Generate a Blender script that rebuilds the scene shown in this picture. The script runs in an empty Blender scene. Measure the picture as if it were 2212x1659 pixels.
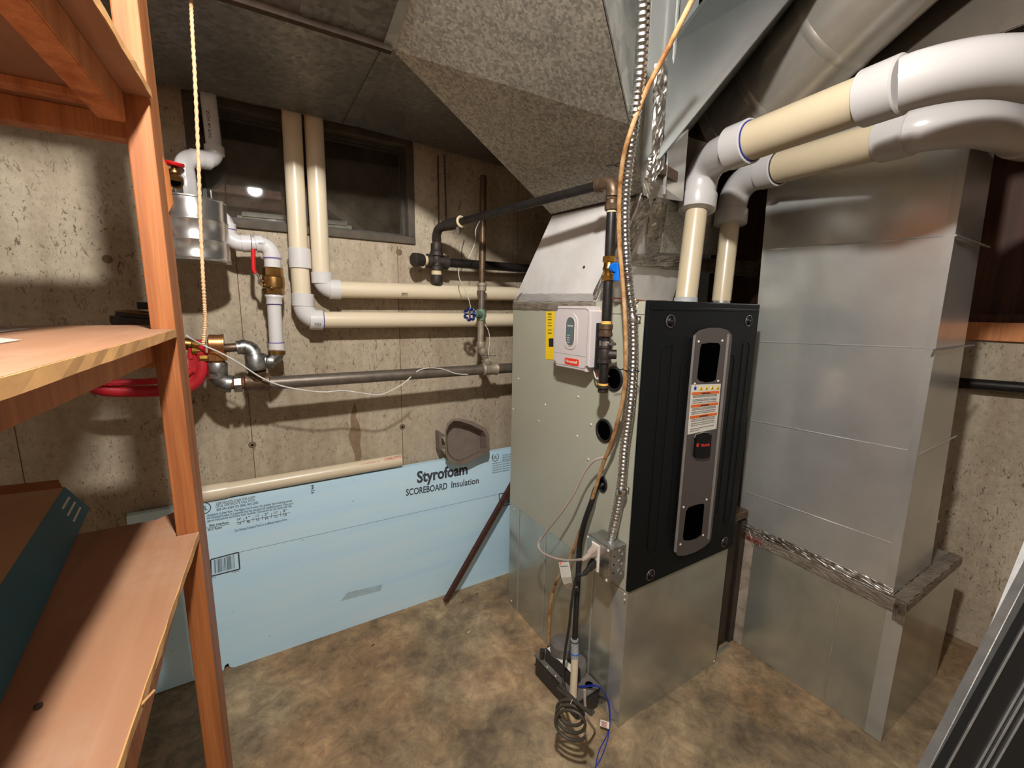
import bpy, bmesh, math, random
import numpy as np
from mathutils import Vector, Matrix
random.seed(4)
S = bpy.context.scene
COL = S.collection
PI = math.pi
# ------------------------------------------------------------------ camera, light, exposure
H = 1.33; FPX = 930.0
pitch, yaw, roll = math.radians(9.88), math.radians(31.1), math.radians(1.01)
_F = np.array([math.sin(yaw)*math.cos(pitch), math.cos(yaw)*math.cos(pitch), -math.sin(pitch)])
_R0 = np.array([math.cos(yaw), -math.sin(yaw), 0.]); _U0 = np.cross(_R0, _F)
_R = math.cos(roll)*_R0 + math.sin(roll)*_U0; _U = -math.sin(roll)*_R0 + math.cos(roll)*_U0
cam = bpy.data.cameras.new('camera'); co = bpy.data.objects.new('camera', cam); COL.objects.link(co)
co.matrix_world = Matrix(((_R[0], _U[0], -_F[0], 0), (_R[1], _U[1], -_F[1], 0), (_R[2], _U[2], -_F[2], H), (0, 0, 0, 1)))
cam.sensor_width = 36; cam.lens = 36*FPX/2212; cam.clip_start = .02
S.camera = co
w = bpy.data.worlds.new('world'); S.world = w; w.use_nodes = True
w.node_tree.nodes['Background'].inputs[0].default_value = (1, .85, .7, 1)
w.node_tree.nodes['Background'].inputs[1].default_value = .012
LAMP = (.085, .17, 2.18)
BULB_STRENGTH = 2450.0
# soft fill light added behind the camera to lift shadows, no real fixture
al = bpy.data.lights.new('rear_fill_light', 'AREA'); al.shape = 'RECTANGLE'; al.size = 1.3; al.size_y = .5; al.energy = 13; al.color = (1, .97, .93)
ao = bpy.data.objects.new('rear_fill_light', al); COL.objects.link(ao); ao.location = (-1.1, -1.8, 2.28); ao.rotation_euler = (math.radians(35), 0, math.radians(-25))
S.view_settings.view_transform = 'Standard'; S.view_settings.look = 'None'
S.view_settings.gamma = 1; S.view_settings.use_curve_mapping = False
S.view_settings.exposure = 0.0
S.cycles.max_bounces = 10; S.cycles.diffuse_bounces = 5; S.cycles.glossy_bounces = 6
S.cycles.use_denoising = True
S.cycles.caustics_reflective = True

# ------------------------------------------------------------------ measuring helpers (photo point -> place in the room)
C0 = np.array([0, 0, H])
def ray(x, y): return _F*FPX + _R*(x-1106) + _U*(829.5-y)
def on(x, y, ax, val):
    d = ray(x, y); return Vector(C0 + d*((val-C0[ax])/d[ax]))
def at(x, y, dep): return Vector(C0 + ray(x, y)/FPX*dep)
def onp(x, y, n, P):
    d = ray(x, y); n = np.array(n); t = ((np.array(P)-C0)@n)/(d@n); return Vector(C0+d*t)
V = Vector

# ------------------------------------------------------------------ materials
def srgb(r, g, b):
    f = lambda c: (c/255/12.92) if c/255 <= .04045 else ((c/255+.055)/1.055)**2.4
    return (f(r), f(g), f(b), 1)
MATS = {}
class NT:
    def __init__(s, name):
        s.m = bpy.data.materials.new(name); s.m.use_nodes = True; s.t = s.m.node_tree; s.n = s.t.nodes
        s.b = s.n['Principled BSDF']; MATS[name] = s.m
        s.tc = s.n.new('ShaderNodeTexCoord')
    def link(s, a, b): s.t.links.new(a, b)
    def mapping(s, scale=(1, 1, 1), rot=(0, 0, 0), src='Object'):
        m = s.n.new('ShaderNodeMapping'); m.inputs['Scale'].default_value = scale; m.inputs['Rotation'].default_value = rot
        s.link(s.tc.outputs[src], m.inputs[0]); return m.outputs[0]
    def noise(s, scale, detail=4, rough=.55, vec=None, dist=0):
        k = s.n.new('ShaderNodeTexNoise'); k.inputs['Scale'].default_value = scale; k.inputs['Detail'].default_value = detail
        k.inputs['Roughness'].default_value = rough; k.inputs['Distortion'].default_value = dist
        s.link(vec if vec else s.tc.outputs['Object'], k.inputs['Vector']); return k.outputs['Fac']
    def voro(s, scale, feature='F1', vec=None, out='Distance', rnd=1):
        k = s.n.new('ShaderNodeTexVoronoi'); k.feature = feature; k.inputs['Scale'].default_value = scale
        k.inputs['Randomness'].default_value = rnd
        s.link(vec if vec else s.tc.outputs['Object'], k.inputs['Vector']); return k.outputs[out]
    def ramp(s, fac, stops):
        k = s.n.new('ShaderNodeValToRGB'); e = k.color_ramp.elements
        while len(e) < len(stops): e.new(.5)
        for i, (p, c) in enumerate(stops):
            e[i].position = p; e[i].color = c if len(c) == 4 else (*c, 1)
        s.link(fac, k.inputs[0]); return k.outputs[0]
    def mix(s, fac, a, b, mode='MIX'):
        k = s.n.new('ShaderNodeMix'); k.data_type = 'RGBA'; k.blend_type = mode
        for sock, v in ((k.inputs[0], fac), (k.inputs[6], a), (k.inputs[7], b)):
            if isinstance(v, (int, float)): sock.default_value = v
            elif isinstance(v, tuple): sock.default_value = v
            else: s.link(v, sock)
        return k.outputs[2]
    def color(s, c):
        if isinstance(c, tuple): s.b.inputs['Base Color'].default_value = c
        else: s.link(c, s.b.inputs['Base Color'])
    def bump(s, h, strength=.3, dist=.002):
        k = s.n.new('ShaderNodeBump'); k.inputs['Strength'].default_value = strength; k.inputs['Distance'].default_value = dist
        s.link(h, k.inputs['Height']); s.link(k.outputs[0], s.b.inputs['Normal'])
    def rough(s, r):
        if isinstance(r, (int, float)): s.b.inputs['Roughness'].default_value = r
        else: s.link(r, s.b.inputs['Roughness'])
    def metal(s, v): s.b.inputs['Metallic'].default_value = v
W = (1, 1, 1, 1); K = (0, 0, 0, 1)
def plain(name, c, rough=.5, metal=0, var=.12, scale=30, bump=0, spec=None):
    t = NT(name); n = t.noise(scale, 4)
    lo = tuple(x*(1-var) for x in c[:3])+(1,); hi = tuple(min(1, x*(1+var)) for x in c[:3])+(1,)
    t.color(t.ramp(n, [(.3, lo), (.7, hi)])); t.rough(rough); t.metal(metal)
    if bump: t.bump(t.noise(scale*3, 3), bump, .002)
    if spec is not None: t.b.inputs['Specular IOR Level'].default_value = spec
    return t.m
def galv(name, dark, light, rough=(.25, .4), scale=45, smudge=.25, bump=.05, metal=1.0, spangle=.8):
    t = NT(name)
    v = t.mapping((1, 1, 1)); cells = t.voro(scale, out='Color', vec=v)
    sep = t.n.new('ShaderNodeSeparateColor'); t.link(cells, sep.inputs[0])
    n1 = t.noise(3.5, 5, .6)
    base = t.mix(spangle, t.ramp(n1, [(.3, dark), (.7, light)]), t.ramp(sep.outputs[0], [(0, dark), (1, light)]))
    base = t.mix(t.ramp(t.noise(2.2, 6, .65, dist=1), [(.45, K), (.75, (smudge,)*3)] if spangle > .3 else [(.3, K), (.9, (smudge,)*3)]), base, srgb(70, 60, 50), 'MULTIPLY')
    t.color(base); t.metal(metal)
    rr = t.ramp(t.mix(.5, n1, sep.outputs[1]), [(.25, (rough[0],)*3), (.75, (rough[1],)*3)])
    if spangle <= .3: rr = t.ramp(t.noise(1.8, 3, .5, dist=.6), [(.3, (rough[0],)*3), (.75, (rough[1],)*3)])
    t.rough(rr)
    if spangle > .3: t.bump(t.mix(.25, t.noise(2.5, 2), sep.outputs[2]), bump, .01)
    else: t.bump(t.noise(2.2, 2, .4), .25, .02)
    return t.m
def wood(name, c0, c1, c2, rot=(0, 0, 0), sc=(30, 30, 1.2), rough=.6):
    t = NT(name); v = t.mapping(sc, rot)
    g = t.noise(1.0, 5, .6, vec=v, dist=.6); k = t.noise(2.0, 3)
    col = t.ramp(g, [(.3, c0), (.52, c1), (.7, c2)])
    fine = t.noise(3.5, 2, .5, vec=t.mapping(tuple(x*4 for x in sc[:2])+(sc[2]*2,) if sc[2] < 5 else sc, rot))
    col = t.mix(t.ramp(fine, [(.35, (.35,)*3), (.6, K)]), col, c0)
    t.color(col); t.rough(rough); t.bump(g, .15, .001); return t.m
galv('galv_dark', srgb(100, 98, 92), srgb(132, 128, 120), (.38, .6), 90, .5, .04, metal=.7)
galv('galv_spangle', srgb(128, 126, 118), srgb(194, 188, 174), (.45, .7), 170, .3, .05, metal=.4)
galv('galv_smooth', srgb(190, 191, 188), srgb(214, 214, 210), (.15, .28), 60, .2, .02, spangle=.04, metal=.66)
galv('galv_box', srgb(186, 186, 174), srgb(214, 214, 202), (.14, .28), 60, .45, .03, spangle=.05, metal=.72)
galv('galv_bright', srgb(205, 205, 205), srgb(228, 228, 226), (.1, .22), 30, .1, .04, spangle=.3, metal=.7)
galv('galv_dull', srgb(150, 150, 145), srgb(185, 185, 178), (.45, .6), 30, .25, .05, metal=.9)
galv('foil_tape', srgb(190, 185, 178), srgb(235, 230, 222), (.28, .5), 90, .2, .3)
galv('zinc_fitting', srgb(120, 120, 118), srgb(175, 175, 172), (.3, .5), 60, .4, .1)
galv('steel', srgb(190, 190, 190), srgb(215, 215, 213), (.2, .3), 60, .1, .05)
galv('can_metal', srgb(178, 174, 170), srgb(205, 202, 198), (.2, .3), 40, .1, .05, spangle=.1, metal=.9)
galv('galv_branch', srgb(128, 132, 130), srgb(152, 156, 152), (.2, .3), 60, .2, .02, spangle=.05, metal=.85)
galv('galv_round', srgb(176, 170, 160), srgb(196, 190, 180), (.24, .32), 60, .2, .02, spangle=.03, metal=.75)
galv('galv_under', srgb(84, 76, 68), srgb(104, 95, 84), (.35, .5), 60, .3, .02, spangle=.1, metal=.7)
# dusty grey plenum, weathered tape
t = NT('plenum_grey'); n = t.noise(6, 6, .6)
c = t.ramp(n, [(.3, srgb(196, 190, 186)), (.7, srgb(218, 214, 210))])
c = t.mix(t.ramp(t.noise(28, 3, .7), [(.68, K), (.75, (.5,)*3)]), c, srgb(80, 72, 62))
t.color(c); t.rough(.5); t.metal(0); t.bump(t.noise(12, 4), .12, .004)
t = NT('dusty_tape'); n = t.noise(14, 6, .7)
t.color(t.ramp(n, [(.3, srgb(132, 118, 102)), (.5, srgb(176, 162, 146)), (.75, srgb(204, 192, 178))])); t.rough(.5); t.metal(.2); t.bump(t.noise(40, 4, .7), .6, .004)
# concrete wall
def concrete(name, a, b, c_, pits=.5, streak=True):
    t = NT(name)
    big = t.noise(1.3, 6, .6); st = t.noise(1.0, 5, .6, vec=t.mapping((9, 9, 1.1)))
    col = t.ramp(big, [(.3, a), (.5, b), (.72, c_)])
    if streak: col = t.mix(t.ramp(st, [(.42, K), (.7, (.45,)*3)]), col, srgb(128, 100, 76))
    fine = t.noise(55, 5, .7)
    col = t.mix(.28, col, t.ramp(fine, [(.3, srgb(120, 108, 90)), (.7, srgb(215, 205, 190))]), 'OVERLAY')
    # irregular pits and flecks
    f1 = t.noise(1.0, 3, .75, vec=t.mapping((95, 95, 42), (0, .35, 0)), dist=1.2)
    gate = t.ramp(t.noise(2.2, 4, .65), [(.38, (.25,)*3), (.6, W)])
    pit = t.ramp(f1, [(.585, K), (.635, W)])
    k = t.n.new('ShaderNodeMath'); k.operation = 'MULTIPLY'; t.link(pit, k.inputs[0]); t.link(gate, k.inputs[1])
    k2 = t.n.new('ShaderNodeMath'); k2.operation = 'MULTIPLY'; k2.inputs[1].default_value = pits; t.link(k.outputs[0], k2.inputs[0])
    col = t.mix(k2.outputs[0], col, srgb(84, 62, 44))
    spots = t.ramp(t.noise(13, 3, .8, vec=t.mapping((1, 1, .5)), dist=.8), [(.68, K), (.74, (.6,)*3)])
    col = t.mix(spots, col, srgb(100, 78, 58))
    t.color(col); t.rough(.85)
    t.bump(t.mix(.5, fine, k2.outputs[0]), .35, .003); return t.m
concrete('concrete_wall', srgb(156, 145, 126), srgb(178, 166, 146), srgb(198, 186, 166), .8)
t = NT('concrete_floor')
big = t.noise(2.3, 8, .62, dist=.4); mid = t.noise(7, 8, .7); rust = t.noise(1.6, 5, .6, vec=t.mapping((1, 1, 1), (0, 0, 1)))
col = t.ramp(big, [(.3, srgb(134, 122, 104)), (.45, srgb(164, 149, 126)), (.56, srgb(182, 167, 142)), (.7, srgb(206, 193, 170))])
col = t.mix(t.ramp(rust, [(.44, K), (.62, (.5,)*3)]), col, srgb(186, 148, 108))
col = t.mix(.8, col, t.ramp(mid, [(.3, srgb(88, 80, 70)), (.7, srgb(206, 198, 184))]), 'OVERLAY')
col = t.mix(.55, col, t.ramp(t.noise(16, 8, .75, dist=.8), [(.34, srgb(84, 76, 66)), (.66, srgb(204, 198, 186))]), 'OVERLAY')
col = t.mix(t.ramp(t.noise(9, 7, .75, dist=1.5), [(.6, K), (.68, (.4,)*3)]), col, srgb(120, 78, 48))
col = t.mix(t.ramp(t.noise(30, 6, .7), [(.6, K), (.68, (.35,)*3)]), col, srgb(90, 66, 46))
t.color(col); t.rough(.7); t.bump(mid, .25, .003)
wood('fir', srgb(136, 74, 36), srgb(174, 106, 56), srgb(184, 118, 68), sc=(28, 28, 1.3))
wood('fir_y', srgb(168, 95, 48), srgb(206, 132, 78), srgb(220, 150, 96), rot=(PI/2, 0, 0), sc=(28, 28, 1.3))
wood('fir_x', srgb(168, 95, 48), srgb(206, 132, 78), srgb(220, 150, 96), rot=(0, PI/2, 0), sc=(28, 28, 1.3))
wood('joist_wood', srgb(58, 32, 22), srgb(84, 48, 32), srgb(100, 60, 40), rot=(0, PI/2, 0), sc=(24, 24, 1.3))
t = NT('plywood'); g = t.noise(1, 6, .6, vec=t.mapping((22, 1.6, 22)), dist=.7)
col = t.ramp(g, [(.3, srgb(152, 106, 76)), (.55, srgb(162, 118, 88)), (.75, srgb(172, 130, 102))])
col = t.mix(t.ramp(t.noise(5, 6, .7), [(.5, K), (.75, (.4,)*3)]), col, srgb(188, 164, 144))
t.color(col); t.rough(.62); t.bump(g, .03, .001)
plain('ply_edge', srgb(190, 142, 88), .75, var=.18, scale=14, bump=.3)
plain('wall_paint', srgb(214, 204, 188), .8, var=.03, scale=3)
plain('pvc_cream', srgb(218, 202, 174), .32, var=.03, scale=6)
plain('pvc_white', srgb(208, 204, 202), .25, var=.02, scale=6)
plain('vent_cream', srgb(180, 165, 138), .3, var=.03, scale=6)
plain('vent_white', srgb(172, 168, 166), .25, var=.02, scale=6)
plain('pvc_grey', srgb(150, 152, 152), .4)
plain('primer_purple', srgb(92, 66, 150), .5)
plain('primer_blue', srgb(24, 40, 120), .5)
plain('ink_black', srgb(30, 30, 34), .7, var=.2)
plain('ink_foam', srgb(62, 66, 76), .8, var=.25, scale=200)
plain('ink_red', srgb(190, 80, 60), .7)
t = NT('foam_blue'); g = t.noise(1.0, 5, .6, vec=t.mapping((1.2, 5, 14)))
col = t.ramp(g, [(.3, srgb(188, 224, 246)), (.5, srgb(198, 230, 246)), (.72, srgb(208, 232, 242))])
col = t.mix(t.ramp(t.noise(34, 4, .8), [(.68, K), (.72, (.5,)*3)]), col, srgb(80, 84, 80))
t.color(col); t.rough(.55); t.bump(g, .05, .001)
plain('foam_edge', srgb(70, 90, 105), .8)
plain('furnace_beige', srgb(172, 170, 152), .38, var=.02, scale=8)
plain('door_black', srgb(15, 18, 19), .45, var=.05, scale=20, spec=.18)
plain('groove_black', srgb(9, 10, 11), .5, spec=.25)
plain('void_black', srgb(3, 3, 3), .9, spec=0)
plain('trim_grey', srgb(92, 84, 82), .38, metal=.3, var=.03)
plain('trim_silver', srgb(176, 170, 165), .3, metal=.6)
plain('screw_zinc', srgb(225, 220, 208), .3, metal=.3)
plain('label_white', srgb(222, 216, 204), .6, var=.03)
plain('label_yellow', srgb(246, 206, 20), .5, var=.03)
plain('label_orange', srgb(226, 104, 30), .5)
plain('badge_red', srgb(226, 58, 36), .4)
plain('controller_grey', srgb(204, 194, 192), .42, var=.01)
plain('screen_grey', srgb(92, 104, 108), .3)
plain('led_green', srgb(120, 220, 130), .3)
plain('iron_black', srgb(46, 42, 40), .42, metal=.55, var=.3, scale=40, bump=.1)
plain('iron_brown', srgb(100, 80, 62), .45, metal=.6, var=.3, scale=60, bump=.25)
plain('iron_dark', srgb(62, 54, 50), .55, metal=.5, var=.3, scale=60, bump=.3)
plain('bronze_dark', srgb(66, 58, 50), .35, metal=.5, var=.2, scale=12)
plain('pipe_grey', srgb(112, 102, 92), .45, metal=.55, var=.2, scale=30, bump=.1)
plain('pipe_tan', srgb(150, 138, 120), .55, metal=.4, var=.2, scale=40, bump=.2)
plain('rust', srgb(120, 66, 36), .85, var=.35, scale=80, bump=.3)
plain('rust_bar', srgb(78, 44, 34), .7, metal=.2, var=.35, scale=60, bump=.2)
plain('thread_tape', srgb(206, 188, 150), .7, var=.1)
plain('thread_paste', srgb(214, 170, 80), .7, var=.1)
plain('brass', srgb(196, 152, 78), .28, metal=1, var=.12)
plain('brass_old', srgb(150, 114, 66), .38, metal=1, var=.2, scale=50)
plain('bronze_tan', srgb(196, 140, 92), .38, metal=.9, var=.12, scale=50)
plain('copper', srgb(196, 120, 84), .3, metal=1)
t = NT('vinyl_brown'); n = t.noise(24, 5, .7)
t.color(t.ramp(n, [(.35, srgb(120, 72, 34)), (.5, srgb(168, 128, 84)), (.7, srgb(196, 164, 124))])); t.rough(.3)
plain('red_paint', srgb(196, 22, 26), .35, var=.08)
plain('red_cast', srgb(190, 34, 44), .45, var=.15, scale=40, bump=.3)
plain('blue_plastic', srgb(0, 96, 190), .35, var=.05)
plain('blue_enamel', srgb(24, 40, 96), .35, metal=.3, var=.2)
plain('green_valve', srgb(106, 130, 108), .6, metal=.3, var=.25, scale=60)
plain('wire_white', srgb(196, 192, 184), .5)
plain('wire_blue', srgb(30, 50, 150), .4)
plain('cord_beige', srgb(176, 160, 148), .5, var=.05)
plain('cord_black', srgb(42, 39, 36), .5, var=.1)
plain('cord_olive', srgb(66, 60, 50), .55, var=.1)
plain('rubber_black', srgb(22, 21, 21), .55, var=.1)
plain('pump_black', srgb(46, 44, 43), .5, var=.2, scale=25)
plain('pump_top', srgb(104, 98, 92), .65, var=.3, scale=18)
plain('scoop_grey', srgb(120, 106, 96), .6, var=.12, scale=25)
plain('scoop_inner', srgb(122, 112, 106), .6, var=.1, scale=25)
plain('outlet_white', srgb(224, 214, 200), .4)
plain('twine', srgb(212, 172, 130), .9, var=.25, scale=300, bump=.6)
plain('teal_print', srgb(28, 92, 112), .6, var=.06, scale=6)
plain('cardboard', srgb(188, 146, 108), .8, var=.05, scale=10)
plain('cardboard_dark', srgb(150, 92, 50), .8, var=.1, scale=10)
plain('window_wood', srgb(80, 70, 58), .75, var=.3, scale=20, bump=.2)
plain('window_steel', srgb(58, 52, 46), .6, var=.3, scale=30)
plain('well_soil', srgb(108, 97, 83), .9, var=.35, scale=14)
plain('white_metal', srgb(224, 222, 218), .4)
plain('aluminium', srgb(180, 178, 174), .35, metal=.7, var=.15, scale=30)
plain('paper_white', srgb(226, 222, 214), .8)
plain('seam_brown', srgb(112, 94, 74), .9)
plain('stain_brown', srgb(132, 110, 86), .9, var=.15, scale=60)
plain('dirt', srgb(60, 48, 38), .95, var=.4)
t = NT('glass'); t.n.remove(t.b)
fr = t.n.new('ShaderNodeFresnel'); fr.inputs[0].default_value = 1.5
tr = t.n.new('ShaderNodeBsdfTransparent'); tr.inputs[0].default_value = (.93, .93, .90, 1)
df = t.n.new('ShaderNodeBsdfDiffuse'); df.inputs[0].default_value = srgb(150, 138, 120)
md = t.n.new('ShaderNodeMixShader'); t.link(t.ramp(t.noise(9, 5, .7), [(.3, (.03,)*3), (.8, (.14,)*3)]), md.inputs[0]); t.link(tr.outputs[0], md.inputs[1]); t.link(df.outputs[0], md.inputs[2])
gl = t.n.new('ShaderNodeBsdfGlossy'); gl.inputs['Roughness'].default_value = .015
ad = t.n.new('ShaderNodeMath'); ad.operation = 'MULTIPLY'; ad.inputs[1].default_value = 2.0; t.link(fr.outputs[0], ad.inputs[0])
mx = t.n.new('ShaderNodeMixShader'); t.link(ad.outputs[0], mx.inputs[0]); t.link(md.outputs[0], mx.inputs[1]); t.link(gl.outputs[0], mx.inputs[2])
t.link(mx.outputs[0], t.n['Material Output'].inputs[0])
t = NT('bulb_glow'); t.b.inputs['Emission Color'].default_value = (1, .98, .94, 1); t.b.inputs['Emission Strength'].default_value = BULB_STRENGTH
M = MATS

# ------------------------------------------------------------------ object helpers
WORLD = {}
def wpos(o): return WORLD.get(o.name, V((0, 0, 0)))
def tag(o, label=None, cat=None, group=None, kind=None):
    if label: o['label'] = label
    if cat: o['category'] = cat
    if group: o['group'] = group
    if kind: o['kind'] = kind
    return o
def thing(name, label, cat, loc, group=None):
    o = bpy.data.objects.new(name, None); COL.objects.link(o); o.empty_display_size = .05
    o.location = V(loc); WORLD[o.name] = V(loc); return tag(o, label, cat, group)
def obj(name, bm, mat, parent=None, smooth=False, kind=None, label=None):
    if isinstance(bm, bmesh.types.BMesh):
        bmesh.ops.recalc_face_normals(bm, faces=bm.faces)
        me = bpy.data.meshes.new(name); bm.to_mesh(me); bm.free()
    else: me = bm; me.name = name
    co_ = [v.co for v in me.vertices]
    lo = V((min(c[i] for c in co_) for i in range(3))); hi = V((max(c[i] for c in co_) for i in range(3)))
    ctr = V(((lo[0]+hi[0])/2, (lo[1]+hi[1])/2, lo[2] if parent is None else (lo[2]+hi[2])/2))
    me.transform(Matrix.Translation(-ctr))
    o = bpy.data.objects.new(name, me); COL.objects.link(o)
    if isinstance(mat, str): mat = M[mat]
    me.materials.append(mat)
    if smooth:
        me.shade_smooth()
        if smooth != 'all':
            try: me.set_sharp_from_angle(angle=math.radians(38))
            except Exception: pass
    WORLD[o.name] = ctr
    if parent is not None:
        o.parent = parent; o.location = ctr - wpos(parent)
    else: o.location = ctr
    if kind: o['kind'] = kind
    if label: o['label'] = label
    return o
def bm_box(lo, hi, bevel=0, bm=None):
    b = bm or bmesh.new()
    vs = [b.verts.new((x, y, z)) for z in (lo[2], hi[2]) for y in (lo[1], hi[1]) for x in (lo[0], hi[0])]
    for f in ((0, 1, 3, 2), (4, 6, 7, 5), (0, 4, 5, 1), (2, 3, 7, 6), (0, 2, 6, 4), (1, 5, 7, 3)): b.faces.new([vs[i] for i in f])
    if bevel and bm is None: bmesh.ops.bevel(b, geom=b.edges[:], offset=bevel, segments=2, affect='EDGES', profile=.5)
    return b
def box(name, lo, hi, mat, parent=None, bevel=0, **k): return obj(name, bm_box(lo, hi, bevel), mat, parent, **k)
def bm_hexa(p, bm=None, bevel=0):
    """8 points: 4 of one face in order, 4 of the opposite face in the same order"""
    b = bm or bmesh.new(); v = [b.verts.new(x) for x in p]
    b.faces.new(v[3::-1]); b.faces.new(v[4:])
    for i in range(4): b.faces.new((v[i], v[(i+1) % 4], v[4+(i+1) % 4], v[4+i]))
    if bevel and bm is None: bmesh.ops.bevel(b, geom=b.edges[:], offset=bevel, segments=2, affect='EDGES')
    return b
def bm_prism(pts, vec, bm=None):
    b = bm or bmesh.new(); vec = V(vec); a = [b.verts.new(V(p)) for p in pts]; c = [b.verts.new(V(p)+vec) for p in pts]; n = len(pts)
    b.faces.new(a); b.faces.new(c[::-1])
    for i in range(n): b.faces.new((a[i], a[(i+1) % n], c[(i+1) % n], c[i]))
    return b
def prism(name, pts, vec, mat, parent=None, bevel=0, **k):
    b = bm_prism(pts, vec)
    if bevel: bmesh.ops.bevel(b, geom=b.edges[:], offset=bevel, segments=2, affect='EDGES')
    return obj(name, b, mat, parent, **k)
def frame_of(d):
    d = d.normalized(); a = V((0, 0, 1)) if abs(d.z) < .9 else V((1, 0, 0)); u = d.cross(a).normalized(); return u, d.cross(u)
def bm_tube(pts, r, seg=16, cap=True, bm=None, closed=False):
    b = bm or bmesh.new(); pts = [V(p) for p in pts]; n = len(pts)
    rr = r if isinstance(r, (list, tuple)) else [r]*n
    T = []
    for i in range(n):
        if closed: d = pts[(i+1) % n]-pts[i-1]
        else: d = pts[min(i+1, n-1)]-pts[max(i-1, 0)]
        T.append(d.normalized() if d.length > 1e-9 else (T[-1] if T else V((0, 0, 1))))
    u, v = frame_of(T[0]); rings = []
    for i in range(n):
        if i:
            q = T[i-1].rotation_difference(T[i]); u = q @ u
            u = (u - T[i]*u.dot(T[i])).normalized()
        v = T[i].cross(u)
        rings.append([b.verts.new(pts[i]+(u*math.cos(2*PI*k/seg)+v*math.sin(2*PI*k/seg))*rr[i]) for k in range(seg)])
    m = n if closed else n-1
    for i in range(m):
        A, B = rings[i], rings[(i+1) % n]
        for k in range(seg): b.faces.new((A[k], A[(k+1) % seg], B[(k+1) % seg], B[k]))
    if cap and not closed: b.faces.new(rings[0][::-1]); b.faces.new(rings[-1])
    return b
def tube(name, pts, r, mat, parent=None, seg=16, **k): return obj(name, bm_tube(pts, r, seg), mat, parent, smooth=True, **k)
def spline(pts, n=8):
    P = [V(p) for p in pts]; P = [P[0]*2-P[1]]+P+[P[-1]*2-P[-2]]; out = []
    for i in range(1, len(P)-2):
        for k in range(n):
            t_ = k/n; a, b, c, d = P[i-1:i+3]
            out.append(.5*((2*b)+(c-a)*t_+(2*a-5*b+4*c-d)*t_*t_+(3*b-a-3*c+d)*t_**3))
    out.append(P[-2]); return out
def fillet(a, c, b, rad, n=10):
    """points of the bend at corner c from the a side to the b side"""
    a, b, c = V(a), V(b), V(c); d1 = (a-c).normalized(); d2 = (b-c).normalized(); p, q = c+d1*rad, c+d2*rad
    return [(1-s)**2*p+2*s*(1-s)*(c+(p+q-2*c)*.08)+s*s*q for s in [i/n for i in range(n+1)]]
def lathe(name, a, b, prof, mat, parent=None, seg=24, **k):
    """prof: list of (t 0..1 or metres if >0 marks, radius) along a->b"""
    a, b = V(a), V(b); return obj(name, bm_lathe(a, b, prof, seg), mat, parent, smooth=True, **k)
def bm_lathe(a, b, prof, seg=24, bm=None):
    B = bm or bmesh.new(); a, b = V(a), V(b); d = b-a; u, v = frame_of(d); rings = []
    for t_, r in prof:
        c = a+d*t_
        rings.append([B.verts.new(c+(u*math.cos(2*PI*k/seg)+v*math.sin(2*PI*k/seg))*max(r, 1e-5)) for k in range(seg)])
    for i in range(len(rings)-1):
        for k in range(seg): B.faces.new((rings[i][k], rings[i][(k+1) % seg], rings[i+1][(k+1) % seg], rings[i+1][k]))
    B.faces.new(rings[0][::-1]); B.faces.new(rings[-1]); return B
def collar(name, c, d, length, r, mat, parent, seg=24, lip=.0, **k):
    d = V(d).normalized()*length/2; c = V(c)
    return lathe(name, c-d, c+d, [(0, r-.0008), (.04, r), (.96, r), (1, r-.0008)], mat, parent, seg, **k)
def ring(name, c, d, r, thick, mat, parent, **k):
    u, v = frame_of(V(d)); c = V(c)
    return obj(name, bm_tube([c+(u*math.cos(2*PI*i/28)+v*math.sin(2*PI*i/28))*r for i in range(28)], thick, 6, closed=True), mat, parent, smooth=True, **k)
def hexnut(name, c, d, length, r, mat, parent, seg=6, **k):
    d = V(d).normalized()*length/2; c = V(c)
    return obj(name, bm_lathe(c-d, c+d, [(0, r*.93), (.08, r), (.92, r), (1, r*.93)], seg), mat, parent, **k)
def elbow(name, a, c, b, r, mat, parent, hub=None, rad=None, hublen=.03, **k):
    """one-piece elbow fitting: bend plus a wider hub at each end"""
    a, c, b = V(a), V(c), V(b); hub = hub or r*1.17; rad = rad or min((a-c).length, (b-c).length)*.6
    B = bm_tube([a]+fillet(a, c, b, rad, 12)+[b], hub*.985, 24)
    for e in (a, b):
        d = (c-e).normalized(); bm_lathe(e, e+d*hublen, [(0, hub*1.0), (.02, hub*1.06), (.97, hub*1.06), (1, hub*.99)], 24, B)
    return obj(name, B, mat, parent, smooth=True, **k)
def screw(c, d, r, parent, mat='screw_zinc', name='screw'):
    d = V(d).normalized(); c = V(c)
    return obj(name, bm_lathe(c, c+d*r*.9, [(0, r), (.5, r*.92), (.9, r*.5), (1, .0001)], 10), mat, parent, smooth=True)
_txt = {}
def text_mesh(s, bold=0):
    cu = bpy.data.curves.new('letters', 'FONT'); cu.body = s; cu.size = 1; cu.offset = bold; cu.extrude = .002; cu.resolution_u = 3
    o = bpy.data.objects.new('letters_tmp', cu); COL.objects.link(o)
    dg = bpy.context.evaluated_depsgraph_get(); dg.update()
    me = bpy.data.meshes.new_from_object(o.evaluated_get(dg)); bpy.data.objects.remove(o); bpy.data.curves.remove(cu); return me
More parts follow.
